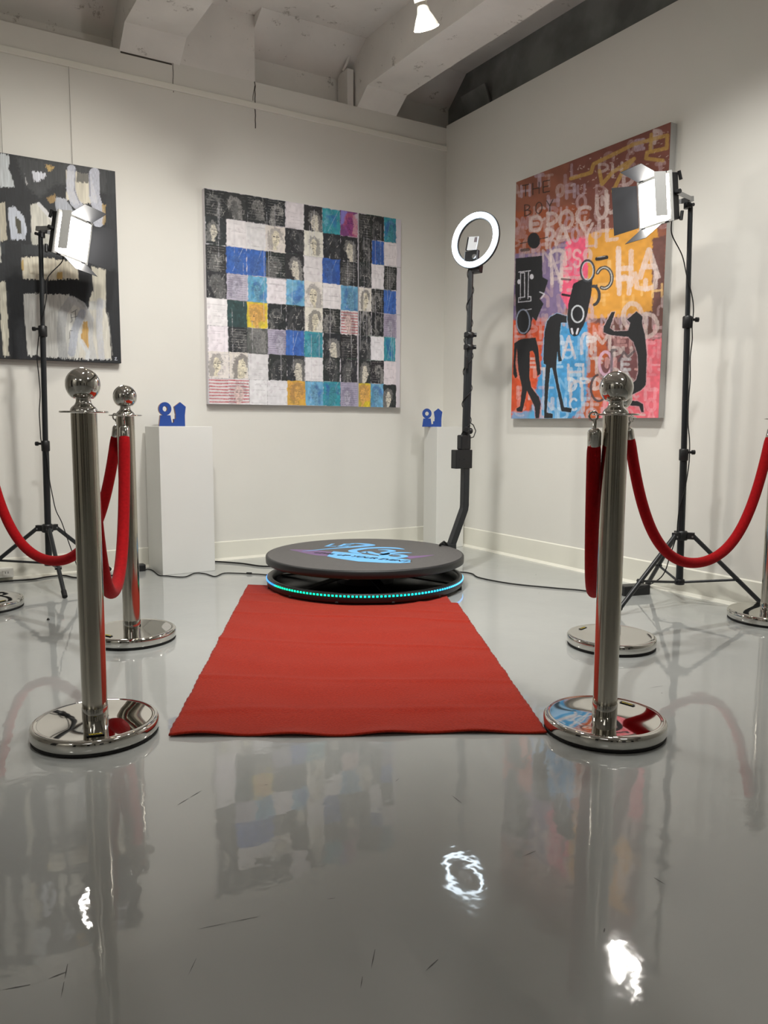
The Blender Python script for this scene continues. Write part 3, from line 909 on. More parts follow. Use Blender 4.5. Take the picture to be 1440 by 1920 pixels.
def cell(a, code, x0, y0, x1, y1, r):
    j = lambda v=5: r.uniform(-v, v)
    x0, x1, y0, y1 = x0 + j(), x1 + j(), y0 + j(4), y1 + j(4)
    w, h = x1 - x0, y1 - y0
    jb = j(7)
    base = tuple(min(255, max(0, c + jb + j(2.5))) for c in PAL[code])
    a.poly([(x0 - 1, y0 - 1), (x1 + 1, y0 - 1), (x1 + 1, y1 + 1), (x0 - 1, y1 + 1)], base, 1, 4, 2.5, .1 if code in 'WFRL' else .25, (14, 24), 14)
    cx, cy = x0 + w * r.uniform(.40, .60), y0 + h * r.uniform(.46, .58)
    LT, DK = (196, 192, 188), (44, 44, 48)

    def smear(n, col, al, wd=(3, 9), sx=.3, sy=.35, len_=18):
        for _ in range(n):
            x, y = r.uniform(x0 + 6, x1 - 6), r.uniform(y0 + 8, y1 - 8)
            a.stroke([(x, y), (x + r.uniform(-len_, len_) * .5, y + r.uniform(-len_, len_))], r.uniform(*wd), col, r.uniform(al * .4, al), bristle=.7, rough=2)

    def head(skin, hair, ink, al=.9):
        s = r.choice((-1, 1))
        k = r.uniform(.95, 1.35)
        W_, H_ = w * k * .8, h * k * .8
        X0, Y0 = cx + w * r.uniform(-.08, .08), cy + h * r.uniform(-.04, .1)
        P = lambda pts: [(X0 + s * px * W_, Y0 + py * H_) for px, py in pts]
        # ragged hair mass, then the face over it
        a.poly(P([(-.42, .5), (-.46, .1), (-.36, -.3), (-.08, -.48), (.2, -.44), (.36, -.2), (.34, .05), (.1, -.1), (.02, .5)]), hair, al * r.uniform(.45, .8), 9, 7, .4, (5, 9), 8)
        prof = r.random() < .45
        if prof:
            f = [(-.18, -.26), (.06, -.32), (.15, -.17), (.16, -.06), (.27, .06), (.18, .09), (.21, .17), (.15, .22), (.12, .33), (-.02, .37), (-.02, .52), (-.24, .52), (-.22, .1)]
        else:
            f = [(-.20, -.12), (-.10, -.30), (.08, -.31), (.20, -.14), (.21, .08), (.12, .28), (.0, .37), (.08, .5), (-.16, .5), (-.12, .30), (-.20, .10)]
        a.poly(P(f), skin or (48, 50, 54), .92, 4, 3.5, .3, (7, 9), 8)
        for e in ((.05,) if prof else (-.10, .11)):
            a.stroke(P([(e - .08, -.13), (e + .06, -.15)]), 3.4, ink, al * .8, bristle=.4)
            a.stroke(P([(e - .05, -.065), (e + .05, -.065)]), 5.2, ink, al, rough=1.5)
        if not prof:
            a.stroke(P([(.03, -.08), (.06, .07), (.0, .09)]), 3, ink, al * .8, bristle=.3)
        m_ = .14 if prof else 0
        a.stroke(P([(m_ - .06, .18), (m_ + .05, .17)]), 5, ink, al * .9, rough=1.5)
        for _ in range(9):
            t = r.uniform(-.5, .5)
            x, y = X0 + W_ * r.uniform(-.45, .45), Y0 + H_ * r.uniform(-.48, .4)
            a.stroke([(x, y), (x + r.uniform(-10, 10), y + r.uniform(10, 34))], r.uniform(2, 5), hair if r.random() < .6 else ink, al * r.uniform(.3, .7), bristle=.6, rough=2)
    if code == 'K':
        smear(14, (96, 96, 98), .6)
        head(None if r.random() < .6 else (96, 96, 96), r.choice([(120, 120, 120), (160, 158, 156), (90, 90, 92)]), (190, 188, 184) if r.random() < .6 else (22, 22, 24), .8)
        smear(6, (22, 24, 26), .7, (5, 12))
        smear(12, (206, 204, 198), .85, (1.5, 3.5), len_=44)
        if r.random() < .3:
            for i in range(9):
                yy = y0 + h * (.08 + .1 * i)
                a.stroke([(x0 + w * .1, yy), (x1 - w * .1, yy + j(2))], 2, LT, .5, bristle=.7)
    elif code == 'D':
        smear(10, (110, 110, 110), .6)
        head((212, 206, 192), (150, 148, 146), DK, .9)
        smear(4, (30, 30, 34), .6)
    elif code == 'S':
        smear(16, (150, 150, 150), .6)
        head((120, 120, 120), (170, 168, 166), DK, .7)
    elif code == 'G':
        smear(16, (70, 108, 108), .7, (6, 14))
        smear(8, (24, 34, 34), .7, (4, 10))
    elif code in 'WF':
        smear(8, (190, 176, 188), .5, (6, 16))
        for _ in range(5):
            y = r.uniform(y0 + 6, y1 - 6)
            a.stroke([(x0 + r.uniform(0, w * .4), y), (x1 - r.uniform(0, w * .4), y + j(4))], 2, (120, 112, 122), .55, bristle=.6)
        if code == 'F':
            head((222, 214, 192), (66, 64, 66), DK, .95)
            smear(5, (90, 86, 88), .6, (2, 5))
    elif code in 'BTC':
        for _ in range(5):
            a.poly([(x0 + r.uniform(0, w), y0 + r.uniform(0, h)) for _ in range(4)], r.choice([(52, 104, 190), (66, 166, 176), (130, 186, 212), (44, 70, 150)] if code != 'B' else [(52, 96, 180), (70, 120, 200), (40, 72, 150)]), .5, 8, 12, .2, (8, 8))
        smear(7, (200, 212, 222), .5, (2, 5))
        a.stroke([(x0 + w * r.uniform(.1, .9), y0 + 4), (x0 + w * .3, y0 + h * .9)], 2, (196, 210, 222), .7)
        if r.random() < .6:
            head(tuple(int(c * .8 + 20) for c in base), (60, 84, 130), (40, 56, 100), .6)
    elif code in 'YO':
        a.poly([(x0 + 8, y0 + 10), (x1 - 15, y0 + 12), (x1 - 10, y1 - 50), (x0 + 20, y1 - 40)], (216, 160, 86), .85, 8, 10, .2, (8, 8))
        head((214, 166, 92), (130, 112, 84), (84, 76, 66), .7)
    elif code == 'R':
        for i in range(8):
            yy = y0 + h * (.07 + .12 * i)
            a.stroke([(x0 + 2, yy), (x0 + w * .5, yy + j(3)), (x1, yy + j(2))], 8, (186, 52, 66), .95, bristle=.35)
        if r.random() < .5:
            head((214, 190, 186), (110, 60, 66), (60, 40, 44), .7)
    elif code == 'L':
        smear(8, (206, 200, 214), .6, (5, 12))
        for i in range(11):
            yy = y0 + h * (.06 + .085 * i)
            a.stroke([(x0 + 8, yy), (x1 - 8, yy)], 3.2, (84, 84, 104), .7, bristle=.5)
        head((170, 166, 182), (110, 106, 126), (76, 74, 96), .6)
    elif code == 'P':
        a.poly([(x0, y0), (x0 + w * .4, y0), (x0 + w * .2, y0 + h * .5), (x0, y0 + h * .6)], (140, 136, 214), .9, 5, 8)
        a.poly([(x1 - 30, y0 + 20), (x1, y0 + 10), (x1, y1 - 10), (x1 - 40, y1 - 30)], (214, 200, 210), .8, 8, 8)
        head((136, 60, 120), (190, 90, 110), (70, 40, 100), .7)
    for (p, q) in (((x0, y0), (x1, y0)), ((x0, y0), (x0, y1))):
        if r.random() < .6:
            a.stroke([p, q], 3.5, (60, 84, 74) if r.random() < .5 else (40, 42, 44), .6, bristle=.8, rough=2)


def paint_patch(cols, x1, seed):
    """cols: 8 strings of cell codes, the sketch is 120 units per cell wide, 184 high"""
    n = len(cols[0])
    a = Art(int(n * 46) + 1, 449, [(0, 0), (n * 118 + x1, 0), (n * 118 + x1, 8 * 184), (0, 8 * 184)])
    a.rect = True
    a.fill((214, 208, 216), 0.05)
    r = random.Random(seed)
    for j, row in enumerate(cols):
        for i, c in enumerate(row):
            cell(a, c, i * 118, j * 184 + 2, (i + 1) * 118, (j + 1) * 184 + 2, r)
    for _ in range(30):
        x = r.uniform(10, n * 118 - 10)
        y = r.uniform(0, 1000)
        a.stroke([(x, y), (x + r.uniform(-2, 2), y + r.uniform(120, 380))], 2, (206, 204, 210), .75)
    for _ in range(14):
        x, y = r.uniform(0, n * 118), r.choice(range(0, 8)) * 184
        a.stroke([(x, y), (x + r.uniform(60, 180), y + r.uniform(-3, 3))], r.uniform(3, 8), r.choice([(60, 120, 90), (70, 100, 80), (214, 206, 212)]), .5, bristle=.7)
    return a


M_paint = M_vcol('oil_paint', 0.6, 0.3)


def canvas_on_back(art, x0, x1, z0, z1, side_mat, label, group=None, th=0.035, cat='painting', gap=0.006):
    e = empty('painting', ((x0 + x1) / 2, 0, z0), label, cat, group)
    MB().box((x0, -gap - th, z0), (x1, -gap, z1)).build('stretcher', side_mat, e)
    art.mesh('painted_canvas', (x0, -gap - th - .0015, z0), (x1 - x0, 0, 0), (0, 0, z1 - z0), M_paint, e)
    return e


art1 = paint_black()
p1 = canvas_on_back(art1, -3.07, -2.055, 1.072, 2.016, M_dark_side, 'large black and white abstract painting hanging from two wires behind the left light stand')
wi = MB()
for x in (-2.25, -2.56, -2.585, -2.9):
    wi = MB()
    wi.tube([(x, -0.010, 2.49), (x, -0.012, 2.0)], 0.0011, 6)
    wi.build('hanging_wire', mat('wire_grey', (150, 146, 138), 0.5), p1)

ROWS_L = ['KKKKWDTP', 'DWWFKFKD', 'KBBKDWBK', 'KLCWCFWC', 'WGYKKFKR', 'WKSLBTDK', 'FFWKDWKK', 'RRWWOCTL']
ROWS_R = ['KKT', 'KBW', 'KWK', 'FKB', 'KKL', 'KWT', 'DKW', 'YCD']
PAL['S'] = (92, 92, 92)
art2 = paint_patch(ROWS_L, 0, 21)
p2 = canvas_on_back(art2, -1.597, -0.665, 0.873, 2.006, M_canvas_side, 'wide patchwork painting of small blue, black and white squares with sketched faces')
art3 = paint_patch(ROWS_R, 45, 33)
p3 = canvas_on_back(art3, -0.658, -0.362, 0.871, 2.008, M_canvas_side, 'narrow patchwork canvas hung against the right edge of the wide patchwork painting')

art4 = paint_figures()
pf = empty('painting', (0, -1.25, 0.8), 'tall colourful painting with black stick figures and brushed letters on the right wall', 'painting')
MB().box((-0.042, -1.768, 0.802), (-0.006, -0.731, 2.106)).build('stretcher', mat('grey_canvas_edge', (176, 174, 170), 0.8), pf)
art4.mesh('painted_canvas', (-0.0435, -0.731, 0.802), (0, -1.037, 0), (0, 0, 1.304), M_paint, pf)


# ------------------------------------------------------------------ pedestals and sculptures
def pedestal(corners, h, label):
    cx = sum(c[0] for c in corners) / 4
    cy = sum(c[1] for c in corners) / 4
    m = MB()
    m.prism([(x, y, 0.0) for x, y in corners], (0, 0, h))
    o = m.build('pedestal', M_ped, bevel=0.002)
    tag(o, label, 'pedestal', 'white display pedestals')
    return (cx, cy)


pedestal([(-1.943, -0.300), (-1.668, -0.300), (-1.668, -0.034), (-1.943, -0.034)], 0.752, 'white plinth under the patchwork painting, left of the round platform')
_n = Vector((0.259, 0.966))
_d = Vector((-0.966, -0.259))
_b = Vector((-0.034, -0.285))
pedestal([tuple(_b + _d * 0.27), tuple(_b), tuple(_b + _n * 0.235), tuple(_b + _d * 0.27 + _n * 0.235)], 0.752, 'white plinth in the corner of the room, behind the bent black arm')


def sculpture(loc, rz, s, label):
    """abstract openwork blocks: blue faces, rose edges"""
    e = empty('sculpture', loc, label, 'sculpture', 'small blue openwork sculptures', rz)
    d = 0.062 * s
    M = Matrix.Translation(Vector(loc)) @ Matrix.Rotation(rz, 4, 'Z')

    def piece(name, pts, hole=None):
        n = len(pts)
        front = [(x * s, -d / 2, z * s) for x, z in pts]
        mb = MB()
        if hole is None:
            back = [(x, d / 2, z) for x, _, z in front]
            V = [M @ Vector(p) for p in front + back]
            mb.add(V, [tuple(range(n)), tuple(range(n, 2 * n))[::-1]], mi=0)
            mb.add(V, [(i, n + i, n + (i + 1) % n, (i + 1) % n) for i in range(n)], mi=1)
        else:
            hf = [(x * s, -d / 2, z * s) for x, z in hole]
            V = [M @ Vector(p) for p in front + hf + [(x, d / 2, z) for x, _, z in front] + [(x, d / 2, z) for x, _, z in hf]]
            mb.add(V, [(i, (i + 1) % n, n + (i + 1) % n, n + i) for i in range(n)] + [(2 * n + (i + 1) % n, 2 * n + i, 3 * n + i, 3 * n + (i + 1) % n) for i in range(n)], mi=0)
            mb.add(V, [(i, 2 * n + i, 2 * n + (i + 1) % n, (i + 1) % n) for i in range(n)] + [(n + (i + 1) % n, 3 * n + (i + 1) % n, 3 * n + i, n + i) for i in range(n)], mi=1)
        return mb.build(name, [M_blue, M_red_shell], e)
    piece('block', [(-.070, 0), (.001, 0), (-.008, .060), (-.062, .060)])
    piece('block', [(.0, 0), (.070, 0), (.070, .060), (.020, .060), (.020, .040), (.010, .040), (.010, .020), (.0, .020)])
    piece('block', [(.022, .060), (.070, .060), (.076, .108), (.046, .133), (.014, .108)])
    c = (-.036, .0955)
    ts = np.linspace(0, 2 * math.pi, 25)[:-1]
    piece('ring', [(c[0] + .034 * math.cos(t), c[1] + .0365 * math.sin(t)) for t in ts], [(c[0] + .013 * math.cos(t), c[1] + .015 * math.sin(t)) for t in ts])
    return e


sculpture((-1.835, -0.15, 0.7525), -0.18, 0.93, 'small blue openwork sculpture with rose edges, left of the patchwork painting')
sculpture((-0.245, -0.225, 0.7525), -0.60, 0.84, 'small blue openwork sculpture on the plinth in the corner of the room')


# ------------------------------------------------------------------ stanchions and velvet ropes
def stanchion(x, y, label, rot=0.0, badge=True):
    e = empty('stanchion', (x, y, 0), label, 'stanchion', 'chrome rope stanchions', rot)
    O = (x, y, 0)
    MB().lathe([(0.146, 0.0), (0.150, 0.002), (0.150, 0.010), (0.146, 0.011)], 64, at=O).build('rubber_pad', M_rubber, e)
    MB().lathe([(0.150, 0.010), (0.152, 0.013), (0.152, 0.030), (0.1505, 0.035), (0.147, 0.0385), (0.142, 0.040), (0.139, 0.0388), (0.134, 0.0385), (0.08, 0.0405), (0.032, 0.043)], 96, at=O).build('base', M_chrome, e)
    MB().lathe([(0.0312, 0.040), (0.0312, 0.070), (0.0305, 0.072)], 48, at=O).build('sleeve', M_chrome, e)
    MB().lathe([(0.0300, 0.070), (0.0300, 0.792)], 48, at=O).build('post', M_steel, e)
    MB().lathe([(0.031, 0.7925), (0.055, 0.7925), (0.056, 0.794), (0.055, 0.7965), (0.031, 0.7965)], 48, at=O).build('collar_ring', M_chrome, e)
    r = 0.040
    prof = [(0.031, 0.797), (0.0305, 0.801), (0.027, 0.806), (0.021, 0.811), (0.0175, 0.818), (0.017, 0.826), (0.019, 0.829), (0.0185, 0.833)]
    zc = 0.859
    th0 = math.asin((0.833 - zc) / r) if abs(0.833 - zc) < r else -1.2
    for i in range(0, 19):
        t = -0.95 + (math.pi / 2 + 0.95) * i / 18
        prof.append((max(r * math.cos(t), 0.0001), zc + r * math.sin(t)))
    MB().lathe(prof, 48, at=O).build('ball_finial', M_chrome, e)
    if badge:
        a = rot
        bx, by = x + 0.112 * math.cos(a), y + 0.112 * math.sin(a)
        R = Matrix.Rotation(a + math.pi / 2, 3, 'Z')
        MB().box((-0.020, -0.006, 0.0405), (0.020, 0.006, 0.0414), rot=R, at=(bx, by, 0)).build('badge', M_black, e)
        text_obj('VEVOR', 0.0098, (bx, by, 0.0418), a + math.pi / 2, M_yellow, e, 'badge_lettering')
    return e


def text_obj(txt, size, loc, rz, m, parent, name, tilt=0.0, extrude=0.0001, shear=0.0):
    cu = bpy.data.curves.new(name, 'FONT')
    cu.body = txt
    cu.size = size
    cu.align_x = 'CENTER'
    cu.align_y = 'CENTER'
    cu.extrude = extrude
    cu.shear = shear
    cu.offset = size * 0.02
    tmp = bpy.data.objects.new(name + '_curve', cu)
    COL.objects.link(tmp)
    dg = bpy.context.evaluated_depsgraph_get()
    me = bpy.data.meshes.new_from_object(tmp.evaluated_get(dg))
    bpy.data.objects.remove(tmp)
    me.materials.clear()
    me.materials.append(m)
    o = bpy.data.objects.new(name, me)
    COL.objects.link(o)
    o.matrix_world = Matrix.Translation(Vector(loc)) @ Matrix.Rotation(rz, 4, 'Z')
    mw = o.matrix_world.copy()
    o.parent = parent
    o.matrix_parent_inverse = parent.matrix_world.inverted()
    return o


ST = {
    'L1': ((-2.661, -2.258), 'chrome stanchion at the front left corner of the red carpet', math.radians(-101)),
    'R1': ((-1.551, -2.888), 'chrome stanchion at the front right corner of the red carpet', math.radians(12)),
    'L2': ((-2.369, -1.427), 'chrome stanchion between the front left stanchion and the left white plinth', math.radians(-150)),
    'R2': ((-0.945, -2.352), 'chrome stanchion mostly hidden behind the front right stanchion', math.radians(105)),
    'R3': ((-0.128, -2.416), 'chrome stanchion cut off by the right edge of the photo, beside the right wall', math.radians(-60)),
    'L3': ((-2.779, -0.625), 'chrome stanchion at the left edge of the photo, only its base showing', math.radians(-60)),
}
for k, (p, lb, ro) in ST.items():
    stanchion(p[0], p[1], lb, ro)


def rope(a, b, zlow, label, ang_a=None, ang_b=None, r=0.0190, p=2.3, bulge=(0, 0)):
    A, Bv = Vector((*ST[a][0], 0)), Vector((*ST[b][0], 0))
    d = (Bv - A).normalized()
    da = d if ang_a is None else Vector((math.cos(ang_a), math.sin(ang_a), 0))
    db = -d if ang_b is None else Vector((math.cos(ang_b), math.sin(ang_b), 0))
    PA, PB = A + da * 0.050, Bv + db * 0.050
    e = empty('velvet_rope', ((PA + PB) / 2 + Vector((0, 0, zlow)))[:], label, 'rope', 'red velvet ropes')
    ztop = 0.725
    mid = (PA + PB) / 2
    pts = []
    N = 64
    c = 3.1
    for i in range(N + 1):
        s = i / N
        u = 2 * s - 1
        # inverse catenary spacing keeps the hanging ends steep
        uu = math.copysign(1 - (1 - abs(u)) ** 1.0, u)
        z = zlow + (ztop - zlow) * (math.cosh(c * abs(u)) - 1) / (math.cosh(c) - 1)
        xy = mid + (PB - PA) * (uu / 2)
        k = math.sin(math.pi * s)
        pts.append(Vector((xy.x + bulge[0] * k, xy.y + bulge[1] * k, z)))
    # resample by arc length
    L = [0]
    for i in range(N):
        L.append(L[-1] + (pts[i + 1] - pts[i]).length)
    q = []
    M = 72
    j = 0
    for i in range(M + 1):
        t = L[-1] * i / M
        while j < N - 1 and L[j + 1] < t:
            j += 1
        f = (t - L[j]) / max(L[j + 1] - L[j], 1e-9)
        q.append(pts[j].lerp(pts[j + 1], min(max(f, 0), 1)))
    rr = [r * (0.86 if i in (0, M) else 0.97 if i in (1, M - 1) else 1.0) for i in range(M + 1)]
    MB().tube(q, rr, 18).build('rope', M_velvet, e)
    for end, nxt, hookc, dd in ((q[0], q[1], PA, da), (q[-1], q[-2], PB, db)):
        ax = (end - nxt).normalized()
        MB().lathe([(0.0160, -0.006), (0.0168, -0.004), (0.0168, 0.026), (0.0150, 0.031), (0.010, 0.036), (0.006, 0.037)], 24, axis=ax, at=end).build('ferrule', M_chrome, e)
        tip = end + ax * 0.036
        hc = Vector((hookc.x, hookc.y, 0.7945))
        hk = MB()
        hk.tube([tip, tip + (hc - tip) * 0.35, hc - Vector((0, 0, 0.016))], 0.0045, 10)
        hk.torus(hc - Vector((0, 0, 0.004)) + dd * 0.004, 0.0105, 0.0028, axis=dd.cross(Vector((0, 0, 1))), n=24, m=8)
        hk.build('snap_hook', M_chrome, e)
    return e


rope('L1', 'L2', 0.272, 'red velvet rope hanging in a narrow loop between the two left stanchions')
rope('L2', 'L3', 0.242, 'red velvet rope sweeping to the left edge in front of the left light stand')
rope('R1', 'R2', 0.285, 'dark red velvet rope hanging just left of the front right stanchion', ang_a=math.radians(151), r=0.0175, bulge=(-0.016, 0.012))
rope('R2', 'R3', 0.262, 'red velvet rope hanging in a wide loop in front of the right light stand')


# ------------------------------------------------------------------ carpet
def carpet():
    nu, nv = 120, 260
    BL, BR = Vector((-2.516, -2.378)), Vector((-1.696, -2.836))
    FL, FR = Vector((-1.664, -0.751)), Vector((-0.965, -1.440))
    U = np.linspace(0, 1, nu)
    V = np.linspace(0, 1, nv)
    top = []
    for v in V:
        for u in U:
            # plan
            l = BL.lerp(FL, v)
            vr = min(v, 1.0)
            r_ = BR.lerp(FR, vr)
            if v > 0.90:
                r_ = r_ + (l - r_).normalized() * 0.028
            p = l.lerp(r_, u)
            if v < 0.02:
                pass
            p += (FL - BL).normalized() * 0.006 * math.sin(u * 9 + 1) * (1 - v) ** 6
            edge = 0.001 * math.sin(v * 300) + 0.001 * math.sin(v * 71 + 2)
            p += (BR - BL).normalized() * edge * (1 - 2 * u) * (1 if (u < .001 or u > .999) else 0)
            z = 0.007
            for (c, a, w, ph, tl) in ((.10, .004, .012, 0, .02), (.245, .004, .010, 1, .0), (.47, .005, .009, 2, -.012), (.70, .0055, .009, 3, .01), (.80, .004, .010, 4, -.02), (.895, .005, .008, 5, .0)):
                cc = c + tl * (u - .5) + .004 * math.sin(u * 7 + ph)
                z += 0.75 * a * (0.75 + .25 * math.sin(u * 11 + ph)) * math.exp(-((v - cc) / w) ** 2)
            # front edge waves and the rumple in front of the platform
            z += 0.006 * math.exp(-(v / .02) ** 2) * (math.sin(u * 13 + .5) ** 2)
            z += 0.016 * math.exp(-(((v - .875) / .022) ** 2 + ((u - .47) / .06) ** 2))
            z += 0.0012 * math.sin(v * 55 + 3 * math.sin(u * 4)) + 0.0008 * math.sin(u * 23 + v * 31)
            top.append((p.x, p.y, z))
    n = len(top)
    bot = [(x, y, max(z - 0.005, 0.0005)) for x, y, z in top]
    fs = []
    for j in range(nv - 1):
        for i in range(nu - 1):
            a = j * nu + i
            fs.append((a, a + 1, a + nu + 1, a + nu))
            fs.append((n + a, n + a + nu, n + a + nu + 1, n + a + 1))
    for j in range(nv - 1):
        a = j * nu
        fs.append((a, a + nu, n + a + nu, n + a))
        a = j * nu + nu - 1
        fs.append((a, n + a, n + a + nu, a + nu))
    for i in range(nu - 1):
        fs.append((i, n + i, n + i + 1, i + 1))
        a = (nv - 1) * nu + i
        fs.append((a, a + 1, n + a + 1, n + a))
    m = MB()
    m.add(top + bot, fs, True)
    o = m.build('red_carpet', M_carpet)
    return tag(o, 'red felt carpet runner with faint cross creases leading to the round platform', 'carpet')


carpet()

# ------------------------------------------------------------------ rotating photo platform
PC = Vector((-1.172, -1.015, 0))
plat = empty('photo_platform', PC[:], 'round black spinning photo platform with glowing edge at the end of the carpet', 'platform')
B0 = 0.016
MB().lathe([(0.435, B0), (0.463, B0), (0.466, B0 + 0.004), (0.466, 0.052), (0.462, 0.055), (0.444, 0.055), (0.440, 0.050), (0.436, B0 + .004)], 128, at=PC, caps=False).build('base_band', M_blackmetal, plat)
MB().lathe([(0.02, B0 + 0.002), (0.437, B0 + 0.002), (0.437, B0 + 0.006), (0.02, B0 + .006)], 96, at=PC).build('base_plate', mat('gloss_black', (9, 9, 10), 0.35, spec=0.2), plat)
for k in range(12):
    a = 2 * math.pi * (k + .5) / 12
    MB().lathe([(0.011, 0.0135 if k in (6, 7, 8, 9) else 0.001), (0.013, 0.0145 if k in (6, 7, 8, 9) else 0.003), (0.012, B0 + .004), (0.008, B0 + .004)], 14, at=PC + Vector((0.455 * math.cos(a), 0.455 * math.sin(a), 0))).build('foot', M_rubber, plat)
# legs of the frame between base and disc
for k in range(6):
    a = math.radians(60 * k + 15)
    u = Vector((math.cos(a), math.sin(a), 0))
    w = Vector((-u.y, u.x, 0))
    mb = MB()
    p0, p1_ = PC + u * 0.42 + Vector((0, 0, 0.026)), PC + u * 0.10 + Vector((0, 0, 0.062))
    mb.prism([p0 - w * .018, p0 + w * .018, p1_ + w * .022, p1_ - w * .022], (0, 0, 0.008))
    mb.build('support_arm', M_black, plat)
MB().lathe([(0.14, B0 + .006), (0.14, 0.075), (0.12, 0.09), (0.10, 0.095), (0.09, 0.124)], 48, at=PC).build('motor_housing', M_black, plat)
for a in (0.55, 2.2, 3.9, 5.3):
    u = Vector((math.cos(a), math.sin(a), 0))
    MB().box((-0.045, -0.02, 0.098), (0.045, 0.02, 0.103), rot=Matrix.Rotation(a + 1.2, 3, 'Z'), at=PC + u * 0.34).build('bracket_plate', M_grey_metal, plat)
disc = MB().lathe([(0.02, 0.118), (0.462, 0.118), (0.470, 0.122), (0.471, 0.136), (0.471, 0.150), (0.468, 0.1545), (0.462, 0.1555)], 160, at=PC)
disc.build('disc_rim', M_disc_side, plat)
tp = MB().lathe([(0.462, 0.1556), (0.461, 0.1562)], 160, at=PC)
top_disc = tp.build('disc_top', M_disc_top, plat)

# LED strip round the base band: beads coloured along the strip
NB = 168
vs, fsx, cols = [], [], []
for k in range(NB):
    a = 2 * math.pi * k / NB
    u = Vector((math.cos(a), math.sin(a), 0))
    t = Vector((-u.y, u.x, 0))
    c = PC + u * 0.4675 + Vector((0, 0, 0.045))
    o = len(vs)
    for (dt, dz, du) in ((-.0048, -.0042, -.002), (.0048, -.0042, -.002), (.0048, .0042, -.002), (-.0048, .0042, -.002), (-.0036, -.003, .0022), (.0036, -.003, .0022), (.0036, .003, .0022), (-.0036, .003, .0022)):
        vs.append(c + t * dt + u * du + Vector((0, 0, dz)))
    fsx += [(o + 4, o + 5, o + 6, o + 7), (o, o + 1, o + 5, o + 4), (o + 1, o + 2, o + 6, o + 5), (o + 2, o + 3, o + 7, o + 6), (o + 3, o, o + 4, o + 7)]
    d = (math.degrees(a) - 0) % 360            # camera side is near 240 degrees
    f = (d - 240 + 540) % 360 - 180            # -180..180 around the camera side
    stops = [(-180, (0.1, 0.9, .7)), (-98, (0.1, .35, 1.0)), (-62, (.02, .25, 1.0)), (-58, (0, .9, .36)), (-20, (0, .92, .42)), (20, (0, .85, .62)), (45, (.02, .45, 1.0)), (80, (.12, .42, 1.0)), (110, (0, .9, .7)), (180, (0.1, 0.9, .7))]
    for (s0, c0), (s1, c1) in zip(stops, stops[1:]):
        if s0 <= f <= s1:
            m_ = (f - s0) / (s1 - s0)
            cc = [c0[i] * (1 - m_) + c1[i] * m_ for i in range(3)]
    cols += [(*cc, 1)] * 8
me = bpy.data.meshes.new('led_strip')
me.from_pydata(vs, [], fsx)
ca = me.color_attributes.new('paint', 'FLOAT_COLOR', 'POINT')
ca.data.foreach_set('color', np.array(cols, np.float32).reshape(-1))
me.materials.append(M_vcol('led_beads', 0.5, 0, emission=1.5))
led = bpy.data.objects.new('led_strip', me)
COL.objects.link(led)
led.parent = plat
led.matrix_parent_inverse = plat.matrix_world.inverted()
led['kind'] = 'stuff'


# printed logo on the disc: flat inlays
def decal(name, strokes, widths, z, m, parent, ux, uy, at):
    mb = MB()
    for pts, ws in zip(strokes, widths):
        P_ = [Vector((p[0], p[1])) for p in pts]
        # smooth the centre line
        C_ = []
        for i in range(len(P_) - 1):
            p0, p1, p2, p3 = P_[max(i - 1, 0)], P_[i], P_[i + 1], P_[min(i + 2, len(P_) - 1)]
            w1, w2 = ws[i], ws[i + 1]
            for k in range(6):
                t = k / 6
                q = 0.5 * ((2 * p1) + (p2 - p0) * t + (2 * p0 - 5 * p1 + 4 * p2 - p3) * t * t + (3 * p1 - p0 - 3 * p2 + p3) * t ** 3)
                C_.append((q, w1 + (w2 - w1) * t))
        C_.append((P_[-1], ws[-1]))
        V = []
        for i, (q, w) in enumerate(C_):
            tq = (C_[min(i + 1, len(C_) - 1)][0] - C_[max(i - 1, 0)][0]).normalized()
            nq = Vector((-tq.y, tq.x))
            for s in (-1, 1):
                r_ = q + nq * s * w / 2
                V.append(at + ux * r_.x + uy * r_.y + Vector((0, 0, z)))
        mb.add(V, [(2 * i, 2 * i + 1, 2 * i + 3, 2 * i + 2) for i in range(len(C_) - 1)])
    return mb.build(name, m, parent)


YW = YAW - 0.10
lux = Vector((math.cos(YW), -math.sin(YW), 0))
luy = Vector((math.sin(YW), math.cos(YW), 0))
LA_ = PC + Vector((0, 0, 0.1562))
M_lb = mat('logo_blue', (110, 186, 244), 0.45)
M_lp = mat('logo_purple', (116, 88, 130), 0.5)
M_lb2 = mat('logo_royal', (78, 128, 226), 0.45)
decal('logo_fade', [[(-.36, .12), (-.27, .06), (-.20, -.01), (-.14, -.05)]], [[.006, .10, .12, .10]], .0004, M_lp, plat, lux, luy, LA_)
decal('logo_fade', [[(.18, -.15), (.24, -.13), (.32, -.09)]], [[.08, .05, .004]], .0004, M_lp, plat, lux, luy, LA_)
bn = [(-.150, .050), (-.02, -.034), (.087, -.132), (.190, -.219), (.180, -.285), (.131, -.297), (.057, -.283), (-.049, -.240), (-.144, -.150), (-.185, -.09)]
MB().add([LA_ + lux * x + luy * y + Vector((0, 0, .0006)) for x, y in bn], [tuple(range(len(bn)))[::-1]]).build('logo_banner', M_lb, plat)
